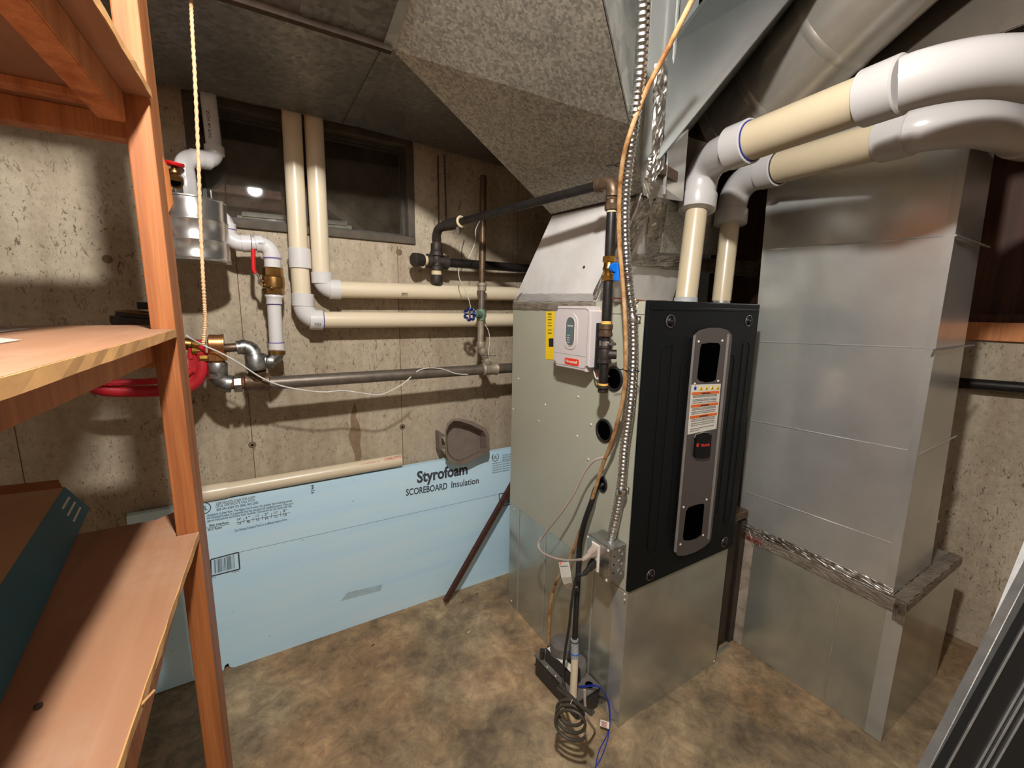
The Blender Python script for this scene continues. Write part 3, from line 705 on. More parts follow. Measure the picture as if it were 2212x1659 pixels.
for P in ([(1498, 724), (1501, 724), (1459.5, 1192), (1456, 1192)], [(1571, 722), (1574.5, 722), (1531, 1164), (1527.5, 1165)]): fpoly('silver_trim', P, 'trim_silver', .003)
for px, py in ((1509, 738), (1560, 736), (1500.5, 829), (1551, 823), (1476.5, 1095.5), (1526, 1079), (1518.5, 1156), (1469.5, 1176)): screw(ff(px, py, FY-.0102), (0, -1, 0), .004, pl)
lb_ = fpoly('warning_label', [(1493.5, 831), (1557, 829), (1547, 926), (1485, 939)], 'label_white', .0006)
def lq(u_, v_):  # label coordinates 0..1
    a_ = (1493.5+(1557-1493.5)*u_, 831-2*u_); b_ = (1485+(1547-1485)*u_, 939-13*u_); return ff(a_[0]+(b_[0]-a_[0])*v_, a_[1]+(b_[1]-a_[1])*v_, FY-.0109)
def lrect(name, u0, v0, u1, v1, mat): return prism(name, [lq(u0, v0), lq(u1, v0), lq(u1, v1), lq(u0, v1)], (0, -.0004, 0), mat, lb_)
for v0, s in ((.155, 'WARNING'), (.41, 'AVERTISSEMENT'), (.635, 'ADVERTENCIA')):
    lrect('orange_bar', .04, v0, .97, v0+.055, 'label_orange')
    text(s, lq(.36, v0+.048), lq(.66, v0+.048), .0045, V((0, 0, 1)), 'ink_black', lb_, .02, lift=.0008)
lines = {.225: 'HAZARDOUS VOLTAGE - DISCONNECT POWER', .25: 'Failure to follow instructions could result', .30: 'in death or serious injury.', .33: 'FIRE OR EXPLOSION HAZARD', .37: 'Follow safety warnings exactly.',
         .485: 'TENSION DANGEREUSE', .51: 'Couper l alimentation avant l entretien', .555: 'RISQUE D INCENDIE OU D EXPLOSION', .59: 'Suivre les avertissements de securite', .71: 'VOLTAJE PELIGROSO', .74: 'Desconecte la energia antes del servicio', .79: 'PELIGRO DE INCENDIO O EXPLOSION', .83: 'Siga las advertencias de seguridad', .90: 'INSTALLER: REFER TO THE MANUAL', .94: 'D346120P01'}
for v0, s in lines.items(): text(s, lq(.08, v0+.01), lq(.9 if len(s) > 14 else .4, v0+.01), .0024, V((0, 0, 1)), 'ink_foam', lb_, 0, lift=.0008)
cpt = lq(.14, .075); obj('blue_pictogram', bm_lathe(cpt, cpt+V((0, -.0008, 0)), [(0, .0055), (1, .0055)], 16), 'wire_blue', lb_)
for i in range(4):
    u_ = .34+i*.19; prism('warning_triangle', [lq(u_-.065, .12), lq(u_+.065, .12), lq(u_, .025)], (0, -.0006, 0), 'label_yellow' if i != 1 else 'label_yellow', lb_)
    prism('pictogram', [lq(u_-.02, .11), lq(u_+.02, .11), lq(u_, .055)], (0, -.0009, 0), 'ink_black', lb_)
bd = prism('badge', [ff(x, y, FY-.0102) for x, y in ((1500, 945), (1503, 939), (1518, 934), (1531, 934), (1534, 939), (1530, 982), (1527, 988), (1512, 990), (1499, 988), (1496, 984))], (0, -.007, 0), 'groove_black', pl, .0012)
obj('badge_rim', bm_tube([ff(x, y, FY-.0165) for x, y in ((1500, 945), (1503, 939), (1518, 934), (1531, 934), (1534, 939))], .0013, 6), 'trim_silver', bd, smooth=True)
cpt = ff(1507, 961.5, FY-.0173); obj('emblem', bm_lathe(cpt, cpt+V((0, -.0006, 0)), [(0, .0062), (1, .0062)], 24), 'badge_red', bd)
text('T', cpt+V((-.003, 0, -.003)), cpt+V((.003, 0, -.003)), .006, V((0, 0, 1)), 'groove_black', bd, .02, lift=.001)
text('TRANE', ff(1513, 965, FY-.0173), ff(1532, 963, FY-.0173), .0075, V((0, 0, 1)), 'badge_red', bd, .03, lift=.0006)

# plenum base under the furnace
ba = thing('plenum_base', 'galvanized sheet metal base box under the furnace', 'duct', ((FX+FXR)/2, (FY+FYB)/2, 0))
BR = 1.436
pb = box('sheet_box', (FX+.002, FY+.006, 0), (BR, FYB, Z0), 'galv_box', ba, .001)
box('corner_strip', (FX-.0005, FY+.004, .003), (FX+.002, FY+.06, Z0-.01), 'galv_smooth', ba)
box('corner_strip', (FX+.002, FY+.003, .003), (FX+.03, FY+.006, Z0-.01), 'galv_box', ba)
for px in (1175, 1280, 1118):
    y = on(px, 1250, 0, FX).y; box('standing_seam', (FX-.001, y-.003, .003), (FX+.003, y+.003, Z0-.004), 'galv_smooth', ba, .0008)
for px, py in ((1105, 1298), (1111, 1100), (1349, 1283), (1349, 1295), (1542, 1428)):
    if px < 1300: screw(fs(px, py), (-1, 0, 0), .004, ba)
    else: screw(ff(px, py, FY+.004), (0, -1, 0), .004, ba)
# filter rack between furnace and return duct
fk = thing('filter_rack', 'dark bronze metal filter rack between the furnace base and the return duct', 'duct', (1.52, 1.1, 0))
box('rack_body', (BR+.004, FY+.05, .006), (1.606, 1.45, .545), 'bronze_dark', fk, .002)
box('rack_flange', (1.572, FY+.040, .01), (1.606, FY+.05, .535), 'bronze_dark', fk, .001)
box('rack_cap', (1.50, FY+.04, .545), (1.607, FY+.30, .575), 'iron_brown', fk, .003)
box('floor_strip', (BR+.01, FY+.025, .0), (1.56, FY+.035, .012), 'galv_box', fk)

# coil plenum on top of the furnace (tapered)
kz = 1.655
ktf = on(1391, 403, 1, .93); ktb = V((.935, 1.297, kz)); kbf = fs(1289, 650); kbf.z = Z1+.001; kbb = V((FX, FYB, Z1+.001))
kp = thing('coil_plenum', 'dusty grey tapered sheet metal plenum on top of the furnace cabinet', 'duct', (1.2, 1.25, Z1))
kR = 1.44
kb = bmesh.new()
bm_hexa([kbf, V((kR, 1.17, Z1+.001)), V((kR, FYB, Z1+.001)), kbb, ktf, V((kR, 1.08, ktf.z)), V((kR, 1.297, kz)), ktb], kb)
obj('tapered_box', kb, 'plenum_grey', kp)
n_l = (ktf-kbf).cross(kbb-kbf).normalized(); n_l = n_l if n_l.x < 0 else -n_l
def crumple(P, n_, mat='foil_tape', parent=kp, amp=.0015, name='foil_tape', cuts=10, lift=.0015):
    """strip of foil tape: quad P, wrinkled, standing proud along n_"""
    a_, b_, c_, d_ = [V(p) for p in P]; b = bmesh.new(); nu, nv = cuts*2, max(3, cuts//2); G = []; n_ = V(n_).normalized(); rnd = random.Random(len(COL.objects))
    for i in range(nu+1):
        row = []
        for j in range(nv+1):
            u_, v_ = i/nu, j/nv; p = a_.lerp(b_, u_).lerp(d_.lerp(c_, u_), v_)
            e = (0 if 0 < j < nv else 1)
            p = p+n_*(lift+(0 if e else rnd.uniform(0, amp*1.6)))
            if e: p = p+((d_-a_)*rnd.uniform(-.06, .06))
            row.append(b.verts.new(p))
        G.append(row)
    for i in range(nu):
        for j in range(nv): b.faces.new((G[i][j], G[i+1][j], G[i+1][j+1], G[i][j+1]))
    bmesh.ops.solidify(b, geom=b.faces[:], thickness=.0004)
    return obj(name, b, mat, parent)
def kl(px, py): return onp(px, py, n_l, kbf)
crumple([kl(1110, 652), kl(1290, 652), kl(1284, 634), kl(1122, 634)], n_l, 'plenum_grey')
crumple([V((FX, FYB, Z1-.002)), V((FX, kbf.y, Z1-.002)), V((FX, kbf.y, Z1-.03)), V((FX, FYB, Z1-.03))], (-1, 0, 0), 'dusty_tape', lift=.002)
crumple([kl(1193, 474), kl(1390, 412), kl(1378, 432), kl(1190, 494)], n_l, 'dusty_tape')
crumple([kl(1289, 650), kl(1392, 410), kl(1380, 415), kl(1278, 642)], n_l, 'foil_tape', amp=.003)
crumple([kl(1110, 650), kl(1192, 474), kl(1200, 478), kl(1122, 650)], n_l, 'dusty_tape')
n_f = (V((kR, 1.17, Z1))-kbf).cross(ktf-kbf).normalized(); n_f = n_f if n_f.y < 0 else -n_f
def kf(px, py): return onp(px, py, n_f, kbf)
crumple([kf(1292, 648), kf(1397, 412), kf(1420, 420), kf(1352, 575)], n_f, 'foil_tape', amp=.004, cuts=16)
crumple([kf(1362, 575), kf(1640, 600), kf(1640, 565), kf(1372, 548)], n_f, 'foil_tape', amp=.003, cuts=16)
crumple([kf(1390, 560), kf(1408, 420), kf(1442, 440), kf(1420, 565)], n_f, 'foil_tape', amp=.003, cuts=14)
prism('access_plate', [kf(1425, 545), kf(1440, 440), kf(1590, 470), kf(1580, 552)], n_f*.003, 'galv_spangle', kp)
for px, py in ((1262, 577), (1314, 480), (1440, 1)):
    if py > 5: screw(kl(px, py), n_l, .005, kp, 'iron_dark', 'dent')
a, c = V((FX-.003, kbf.y+.01, Z1+.012)), kf(1470, 655)
tube('copper_line', spline([fs(1308, 657)+V((-.01, 0, .004)), fs(1330, 645)+V((-.012, 0, .0)), on(1372, 648, 1, .86), on(1400, 651, 1, .87), on(1440, 650, 1, .9)], 6), .0022, 'copper', kp, seg=8)

# ------------------------------------------------------------------ overhead ducts
TZ = 1.94
tr_ = thing('supply_duct', 'long dark galvanized supply duct overhead in front of the window', 'duct', (0, 1.4, TZ))
jx = .335
b = bmesh.new()
# main trunk: flat bottom, chamfered front
def trunk_prof(x): return [V((x, 1.66, TZ)), V((x, 1.14, TZ)), V((x, .80, TZ+.075)), V((x, .80, 2.33)), V((x, 1.66, 2.33))]
A_, B_ = trunk_prof(-2.3), trunk_prof(jx)
va = [b.verts.new(p) for p in A_]; vb = [b.verts.new(p) for p in B_]
b.faces.new(va); b.faces.new(vb[::-1])
for i in range(5): b.faces.new((va[i], va[(i+1) % 5], vb[(i+1) % 5], vb[i]))
obj('trunk_section', b, 'galv_dark', tr_)
obj('trunk_section', bm_hexa([V((jx, 1.15, TZ)), V((1.55, 1.46, TZ)), V((1.55, 1.795, TZ-.01)), V((jx, 1.66, TZ)), V((jx, 1.15, 2.33)), V((1.55, 1.46, 2.33)), V((1.55, 1.795, 2.33)), V((jx, 1.66, 2.33))]), 'galv_dark', tr_)
box('drive_cleat', (jx-.02, 1.14, TZ-.004), (jx+.02, 1.66, TZ), 'galv_dark', tr_, .001)
prism('drive_cleat', [(jx-.02, 1.14, TZ-.003), (jx+.02, 1.14, TZ-.003), (jx+.02, .80, TZ+.072), (jx-.02, .80, TZ+.072)], (0, 0, .003), 'galv_dull', tr_)
xs = on(655, 30, 2, 1.96).x
prism('drive_cleat', [(xs-.012, 1.14, TZ-.002), (xs+.012, 1.14, TZ-.002), (xs+.012, .80, TZ+.073), (xs-.012, .80, TZ+.073)], (0, 0, .003), 'galv_dark', tr_)
box('seam_ledge', (-2.3, 1.132, TZ-.012), (jx, 1.15, TZ+.002), 'dirt', tr_, .001)
# transition
tn = thing('supply_transition', 'mottled grey galvanized transition duct sloping down to the furnace plenum', 'duct', (.6, 1.0, 1.66))
sl = .48
def tzp(x): return 1.656+(.93-x)*sl
A = V((jx, 1.145, TZ)); B = V((.935, 1.297, kz+.002)); Cc = V((ktf.x, ktf.y, kz+.004)); n_t = V((sl, 0, 1))
n_q = V((.1114, .042, .212)).normalized()
E1 = onp(1358, 268, n_q, A); E0 = onp(1300, 0, n_q, A); E00 = onp(1285, -70, n_q, A)
G0 = onp(862, 0, n_q, A); G00 = onp(880, -70, n_q, A); top = 2.328
bt_ = bmesh.new()
lowr = [A, B, Cc, E1, E0, E00, G00, G0]
vl = [bt_.verts.new(p) for p in lowr]; vt = [bt_.verts.new((p.x, p.y, top)) for p in lowr]; n = len(lowr)
bt_.faces.new((vl[0], vl[1], vl[2])); bt_.faces.new((vl[0], vl[2], vl[3])); bt_.faces.new((vl[0], vl[3], vl[4])); bt_.faces.new((vl[0], vl[4], vl[7])); bt_.faces.new((vl[7], vl[4], vl[5], vl[6]))

for i in range(n): bt_.faces.new((vl[i], vl[(i+1) % n], vt[(i+1) % n], vt[i]))
bt_.faces.new(vt)
obj('sloped_body', bt_, 'galv_spangle', tn)
# pale galvanised side panel above the edge + strip to its right
nv_ = (E0-Cc).cross(V((0, 0, 1))).normalized(); nv_ = nv_ if nv_.y < 0 else -nv_
prism('side_panel', [E1+nv_*.002, E0+nv_*.002, E00+nv_*.002, V((E00.x, E00.y, top))+nv_*.002, V((E1.x, E1.y, top))+nv_*.002], nv_*.003, 'galv_dull', tn)
P1, P2 = V((Cc.x, Cc.y-.004, kz)), V((1.13, .905, kz))
prism('front_panel', [P1, P2, V((P2.x, P2.y, top)), V((P1.x-.05, P1.y-.028, top)), V((P1.x-.05, P1.y-.028, kz+.05))], (0, .004, 0), 'galv_smooth', tn, .001)
x = P1.x+.03; prism('standing_seam', [V((x, .882, kz)), V((x+.006, .882, kz)), V((x+.006, .882, top)), V((x, .882, top))], (0, .006, 0), 'galv_smooth', tn)
prism('joint_flange', [V((ktb.x-.006, ktb.y, kz)), V((ktf.x-.006, ktf.y, kz)), V((ktf.x+.03, ktf.y, kz)), V((ktb.x+.03, ktb.y, kz))], (0, 0, .008), 'iron_dark', tn)
crumple([on(1405, 400, 1, .875), on(1412, 140, 1, .875), on(1440, 130, 1, .875), on(1432, 360, 1, .875)], (0, -1, 0), 'foil_tape', tn, amp=.004, cuts=16)
crumple([on(1390, 400, 1, .875), on(1402, 330, 1, .875), on(1416, 330, 1, .875), on(1405, 460, 1, .875)], (0, -1, 0), 'foil_tape', tn, amp=.003, cuts=12)
# inclined rectangular branch
rb_ = thing('branch_duct', 'smooth rectangular galvanized branch duct rising to the upper right', 'duct', at(1430, 345, 1.2))
q = [at(1425, 345, 1.16), at(1440, 105, 1.16), at(1600, -105, 1.10), at(1790, -105, 1.0)]
ex = V((.16, .17, .02))
obj('duct_body', bm_hexa([q[0], q[1], q[2], q[3]]+[p+ex for p in q]), 'galv_branch', rb_)
dq = (q[3]-q[0]).normalized(); nq = (q[1]-q[0]).cross(q[3]-q[0]).normalized(); nq = nq if nq.y < 0 else -nq; uq = nq.cross(dq).normalized()
uq = uq if (q[1]-q[0]).dot(uq) > 0 else -uq
prism('folded_hem', [q[0], q[3], q[3]+uq*.022, q[0]+uq*.022], nq*.004, 'galv_branch', rb_, .0012)
prism('folded_hem', [q[1], q[2], q[2]-uq*.012, q[1]-uq*.012], nq*.004, 'galv_branch', rb_, .0012)
prism('foot_flange', [q[0]+V((0, 0, -.002)), q[0]+V((.17, .05, -.002)), q[0]+V((.17, .05, -.03)), q[0]+V((0, 0, -.03))], (0, .01, 0), 'iron_brown', rb_)
# round duct
rd = thing('round_duct', 'shiny round galvanized duct running overhead above the white vent pipes', 'duct', at(1585, 235, 1.42))
ax_ = [at(1585, 275, 1.50), at(1680, 185, 1.36), at(1800, 62, 1.20), at(1960, -100, 1.04), at(2150, -290, .90)]
axs = spline(ax_, 6)
tube('duct_pipe', axs, .135, 'galv_round', rd, seg=48)
for k in (5, 12):
    d_ = (axs[k+1]-axs[k-1]).normalized(); lathe('crimp_band', axs[k]-d_*.012, axs[k]+d_*.012, [(0, .1352), (.3, .137), (.7, .137), (1, .1352)], 'galv_round', rd, 48)
lathe('end_collar', axs[0]+(axs[0]-axs[1]).normalized()*.03, axs[0], [(0, .14), (1, .14)], 'galv_round', rd, 40)
# return trunk overhead
box_rt = thing('overhead_return_duct', 'wide dark galvanized return duct overhead at the right', 'duct', (1.9, .2, 2.02))
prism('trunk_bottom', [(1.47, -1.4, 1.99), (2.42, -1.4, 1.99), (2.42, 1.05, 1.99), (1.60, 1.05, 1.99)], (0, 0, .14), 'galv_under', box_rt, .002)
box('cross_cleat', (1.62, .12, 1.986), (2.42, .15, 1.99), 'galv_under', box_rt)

# ------------------------------------------------------------------ return drop and boot
rx = 1.61
dp = thing('return_drop', 'tall shiny galvanized return air duct standing right of the furnace', 'duct', (1.75, .65, .49))
def D8(z0, z1, x1b, x1t): return [V((rx, .41, z0)), V((x1b, .41, z0)), V((x1b, .90, z0)), V((rx, .90, z0)), V((rx, .425, z1)), V((x1t, .425, z1)), V((x1t, .94, z1)), V((rx, .94, z1))]
obj('drop_body', bm_hexa(D8(.49, 1.99, 1.935, 1.80), bevel=.002), 'galv_smooth', dp)
for (x0, y0, x1, y1) in ((1643, 541, 2062, 508), (1636, 738, 2005, 752), (1622, 908, 1975, 976), (1612, 1063, 1938, 1178)):
    a, c = on(x0, y0, 0, rx), on(x1, y1, 0, rx); a.y = min(a.y, .90)
    obj('cross_rib', bm_tube([a+V((.002, 0, 0)), c+V((.002, .006, 0))], .0036, 6), 'galv_bright', dp, smooth=True)
for (x0, y0, x1, y1) in ((2064, 507, 2140, 534), (2012, 757, 2106, 745), (1980, 985, 2068, 942), (1948, 1190, 2030, 1126)):
    a, c = on(x0, y0, 1, .412), on(x1, y1, 1, .412); a.x += .012
    obj('cross_rib', bm_tube([a+V((0, .003, 0)), c+V((0, .003, 0))], .003, 6), 'galv_smooth', dp, smooth=True)
prism('corner_seam', [(rx-.0025, .408, .49), (rx+.012, .408, .49), (rx+.012, .423, 1.98), (rx-.0025, .423, 1.98)], (0, .022, 0), 'galv_smooth', dp, .001)
bo = thing('return_boot', 'low galvanized return box on the floor under the tall return duct', 'duct', (1.85, .6, 0))
BZ = .487; RB = 2.11
obj('boot_body', bm_box((rx-.002, .375, 0), (RB, .865, BZ), .0015), 'galv_box', bo)
ys = on(1800, 1380, 0, rx).y
box('standing_seam', (rx-.005, ys-.003, .004), (rx-.001, ys+.003, BZ-.05), 'galv_box', bo, .001)
box('corner_strip', (rx-.0035, .372, .003), (rx-.001, .415, BZ-.04), 'galv_smooth', bo)
box('corner_strip', (rx-.0035, .83, .003), (rx-.001, .865, BZ), 'dusty_tape', bo)
crumple([V((rx-.002, .865, BZ+.001)), V((rx-.002, .375, BZ+.001)), V((rx-.002, .375, BZ-.045)), V((rx-.002, .865, BZ-.035))], (-1, 0, 0), 'dusty_tape', bo, cuts=20)
crumple([V((rx, .87, BZ+.03)), V((rx, .41, BZ+.03)), V((rx-.003, .41, BZ)), V((rx-.003, .87, BZ))], (-1, 0, .3), 'foil_tape', bo, amp=.002, cuts=20)
crumple([V((rx-.002, .41, BZ)), V((RB, .41, BZ)), V((RB, .374, BZ)), V((rx-.002, .374, BZ))], (0, 0, 1), 'dusty_tape', bo, cuts=20, lift=.003)
crumple([V((rx-.002, .374, BZ+.002)), V((RB, .374, BZ+.002)), V((RB, .374, BZ-.03)), V((rx-.002, .374, BZ-.03))], (0, -1, 0), 'dusty_tape', bo, cuts=20)
crumple([V((rx-.004, .40, BZ+.002)), V((rx-.004, .372, BZ+.002)), V((rx-.004, .372, BZ-.075)), V((rx-.004, .40, BZ-.065))], (-1, 0, 0), 'foil_tape', bo, amp=.003, cuts=8)
for k in range(9):   # loose shreds of foil
    y = .86-k*.012; a = V((rx-.004, y, BZ+.012-k*.001))
    tube('foil_shred', spline([a, a+V((-.008, random.uniform(-.01, .01), random.uniform(-.02, .0))), a+V((-.012, random.uniform(-.03, .02), random.uniform(-.05, -.02)))], 4), .0008, 'foil_tape', bo, seg=5)
prism('red_tape', [V((rx-.004, .86, BZ-.005)), V((rx-.004, .80, BZ-.005)), V((rx-.004, .80, BZ-.03)), V((rx-.004, .86, BZ-.03))], (-.001, 0, 0), plain('red_dull', srgb(120, 46, 44), .6), bo)

# ------------------------------------------------------------------ vent pipes
def vent(tag_label, vb_, vt_, run, r2=.0326, r3=.0480, mark='primer_blue', marks=True, tgt=None):
    t_ = thing('vent_pipe', tag_label, 'pipe', vb_, 'white plastic vent pipes leaving the top of the furnace')
    vb_, vt_ = V(vb_), V(vt_); run = [V(p) for p in run]
    dv_ = (vt_-vb_).normalized()
    tube('riser', [vb_, vt_], r2, 'vent_cream', t_, seg=32)
    # reducer hub
    lathe('reducer_hub', vt_-dv_*.008, vt_+dv_*.045, [(0, r3*.80), (.06, r3*1.14), (.1, r3*1.17), (.95, r3*1.17), (1, r3*1.05)], 'vent_white', t_, 32)
    ring('primer_ring', vt_+dv_*.0, dv_, r3*1.12, .0018, mark, t_)
    c = vt_+dv_*.045
    corner = c+dv_*.10
    d2 = (run[0]-corner).normalized()
    bend = fillet(c, corner, run[0], .085, 14)
    obj('elbow', bm_tube([c]+bend+[run[0]], r3*1.04, 32), 'vent_white', t_, smooth=True)
    d3 = (run[1]-run[0]).normalized()
    lathe('elbow_hub', run[0]-d3*.035, run[0]+d3*.028, [(0, r3*1.04), (.05, r3*1.17), (.97, r3*1.17), (1, r3*1.1)], 'vent_white', t_, 32)
    ring('primer_ring', run[0]+d3*.029, d3, r3*1.03, .0022, mark, t_)
    tube('long_run', [run[0], run[1]], r3, 'vent_cream', t_, seg=40)
    lathe('elbow_hub', run[1]-d3*.02, run[1]+d3*.05, [(0, r3*1.12), (.03, r3*1.17), (.95, r3*1.17), (1, r3*1.08)], 'vent_white', t_, 40)
    bend = fillet(run[1]+d3*.05, run[2], run[3], (run[2]-run[1]).length*.62, 16)
    obj('elbow', bm_tube([run[1]+d3*.04]+bend+[run[3]], r3*1.06, 40), 'vent_white', t_, smooth=True)
    d4 = (run[4]-run[3]).normalized()
    lathe('elbow_hub', run[3]-d4*.02, run[3]+d4*.035, [(0, r3*1.1), (.03, r3*1.19), (.95, r3*1.19), (1, r3*1.1)], 'vent_white', t_, 40)
    tube('long_run', [run[3], run[4]], r3, 'vent_cream', t_, seg=32)
    return t_
v1b, v1t = on(1481, 650, 1, .905), at(1505, 452, 1.36)
v1b.z = Z1+.001
o_ = vent('front white and cream vent pipe bending from the furnace top towards the right', v1b, v1t,
     [at(1603, 312, 1.166), at(1890, 205, .896), at(2120, 130, .80), at(2330, 170, .82), at(2600, 240, 1.08)])
lathe('vent_collar', v1b, v1b+V((0, 0, .018)), [(0, .036), (.9, .035), (1, .032)], 'pvc_grey', o_)
v2b, v2t = at(1558, 650, 1.60), at(1577, 482, 1.58); v2b.z = Z1+.001
o_ = vent('rear vent pipe behind the front one with a dark ring at its elbow', v2b, v2t,
     [at(1668, 366, 1.42), at(1925, 297, 1.11), at(2090, 258, 1.0), at(2220, 290, 1.06), at(2500, 360, 1.25)], mark='ink_black')
lathe('hose_clamp', v2b, v2b+V((0, 0, .016)), [(0, .033), (1, .033)], 'steel', o_)

# ------------------------------------------------------------------ pipes on the back wall
PY = 1.722; rr_ = .0302
def wp(px, py, y=PY): return on(px, py, 1, y)
A_t = wp(628, 215); A_c = wp(652, 690); A_r = wp(1140, 691)
A_b = wp(1250, 691)
t_ = thing('wall_pvc_pipe', 'cream plastic pipe on the back wall, the lower horizontal and left vertical one', 'pipe', A_c)
dn = (A_c-A_t).normalized(); rt = (A_b-A_c).normalized()
pc = wp(645, 545); tube('vertical_pipe', [A_t+dn*-.12, pc], rr_, 'pvc_cream', t_, 28)
lathe('coupling', wp(646.5, 537), wp(649, 580), [(0, rr_*1.16), (.02, rr_*1.2), (.98, rr_*1.2), (1, rr_*1.1)], 'pvc_white', t_, 28)
tube('vertical_pipe', [pc, wp(652, 640)], rr_*1.0, 'pvc_cream', t_, 28)
e0 = wp(654, 634); ec = wp(655.5, 690); e1 = wp(697, 691)
elbow('elbow', e0, ec, e1, rr_, 'pvc_white', t_, hub=rr_*1.14, rad=.055, hublen=.045)
ring('primer_ring', e1+rt*.002, rt, rr_*1.02, .0016, 'primer_purple', t_)
tube('horizontal_pipe', [e1, A_b], rr_, 'pvc_cream', t_, 28)
text('DURA', wp(680, 702, PY-rr_*1.25), wp(694, 702, PY-rr_*1.25), .008, (0, 0, 1), 'ink_black', t_)
B_b = wp(1250, 638)
t_ = thing('wall_pvc_pipe', 'cream plastic pipe on the back wall, the upper horizontal and right vertical one', 'pipe', wp(700, 625))
tube('vertical_pipe', [wp(675, 210), wp(694, 592)], rr_, 'pvc_cream', t_, 28)
elbow('elbow', wp(694.5, 588), wp(697, 624), wp(735, 625.5), rr_, 'pvc_white', t_, hub=rr_*1.12, rad=.04, hublen=.04)
tube('horizontal_pipe', [wp(733, 625.5), B_b], rr_, 'pvc_cream', t_, 28)
for s, a_ in (('BIBIG', (868, 636, 881, 636)), ('SCH 40', (867, 640, 881, 640)), ):
    text(s, wp(*a_[:2], PY-rr_), wp(*a_[2:], PY-rr_), .006 if s[0] == 'B' else .003, (0, 0, 1), 'ink_black', t_, .01, lift=.0005)
# white small-bore run
r1 = .0213; CY = 1.665
def wc(px, py, y=CY): return on(px, py, 1, y)
t_ = thing('white_drain_pipe', 'white plastic pipe stepping down from the window and through the steel can', 'pipe', wc(592, 750))
tube('pipe', [wc(443, 150, 1.73), wc(463, 322, 1.73)], r1, 'pvc_white', t_)
ring('primer_ring', wc(462, 318, 1.73), (0, 0, 1), r1*1.12, .0018, 'primer_purple', t_)
elbow('elbow', wc(462.5, 316, 1.73), wc(465, 348, 1.73), wc(432, 344, 1.71), r1, 'pvc_white', t_, hub=r1*1.2, rad=.035, hublen=.025)
elbow('elbow', wc(434, 344, 1.71), wc(394, 340, 1.68), wc(400, 385, 1.68), r1, 'pvc_white', t_, hub=r1*1.2, rad=.035, hublen=.025)
lathe('faucet_tee', wc(400, 382, 1.68), wc(404, 428, 1.68), [(0, r1*1.2), (.1, r1*1.3), (.9, r1*1.3), (1, r1*1.2)], 'pvc_white', t_)
tube('pipe', [wc(403, 420, 1.68), wc(408, 520, 1.68)], r1, 'pvc_white', t_)
text('SCH 40 PVC', wc(452, 240, 1.708), wc(458, 300, 1.708), .008, (-1, 0, 0), 'ink_black', t_)
elbow('elbow', wc(455, 465), wc(487, 463), wc(489, 498), r1, 'pvc_white', t_, hub=r1*1.18, rad=.042, hublen=.022)
ring('primer_ring', wc(489, 496), (0, 0, 1), r1*1.22, .0018, 'primer_purple', t_)
elbow('elbow', wc(489, 494), wc(490, 526), wc(545, 526), r1, 'pvc_white', t_, hub=r1*1.18, rad=.042, hublen=.03)
ring('primer_ring', wc(543, 526), (1, 0, 0), r1*1.26, .0012, 'primer_purple', t_)
tube('pipe', [wc(540, 526), wc(560, 527)], r1, 'pvc_white', t_)
elbow('elbow', wc(552, 527), wc(586, 526), wc(588, 560), r1, 'pvc_white', t_, hub=r1*1.18, rad=.042, hublen=.022)
ring('primer_ring', wc(588, 558), (0, 0, 1), r1*1.22, .0018, 'primer_purple', t_)
lathe('adapter', wc(588, 556), wc(589, 584), [(0, r1*1.15), (.95, r1*1.15), (1, r1)], 'pvc_white', t_)
lathe('adapter', wc(592, 634), wc(592.5, 657), [(0, r1*1.2), (.3, r1*1.3), (.5, r1*1.12), (1, r1*1.12)], 'pvc_white', t_)
ring('primer_ring', wc(592.5, 657), (0, 0, 1), r1*1.1, .0016, 'primer_purple', t_)
tube('pipe', [wc(592, 655), wc(597, 742)], r1, 'pvc_white', t_)
ring('primer_ring', wc(597, 740), (0, 0, 1), r1*1.1, .0016, 'primer_purple', t_)
lathe('adapter', wc(597, 741), wc(598, 760), [(0, r1*1.14), (1, r1*1.14)], 'pvc_white', t_)
for a_ in ((558, 528, 574, 528), (497, 474, 508, 474)): text('NIBCO', wc(a_[0], a_[1], CY-r1*1.22), wc(a_[2], a_[3], CY-r1*1.22), .006, (0, 0, 1), 'ink_foam', t_)
# brass ball valve
t_ = thing('brass_ball_valve', 'brass ball valve with a long red lever in the white pipe', 'valve', wc(591, 634))
dz = (wc(589, 584)-wc(592, 634)).normalized()
hexnut('end_nut', wc(589.5, 588), dz, .03, .031, 'brass_old', t_, 8)
lathe('valve_body', wc(590, 594), wc(591.5, 626), [(0, .024), (.15, .033), (.5, .034), (.85, .033), (1, .026)], 'brass_old', t_, 20)
hexnut('end_nut', wc(592, 628), dz, .026, .031, 'brass_old', t_, 8)
tube('stem', [wc(588, 608), wc(566, 608, 1.655), wc(560, 608, 1.65)], .008, 'brass_old', t_, 10)
hexnut('stem_nut', wc(562, 609, 1.65), (1, 0, 0), .012, .009, 'steel', t_)
lv = tube('lever_arm', spline([wc(566, 616, 1.65), wc(561, 609, 1.648), wc(560, 598, 1.646), wc(553, 589, 1.645), wc(549, 583, 1.645)], 4), .0045, 'steel', t_, 8)
tube('lever_grip', spline([wc(552, 590, 1.644), wc(548, 582, 1.644), wc(547, 560, 1.644), wc(547, 538, 1.644)], 4), .0068, 'red_paint', t_, 10)
screw(wc(587, 622, 1.63), (0, -1, 0), .006, t_, 'brass_old', 'packing_screw')
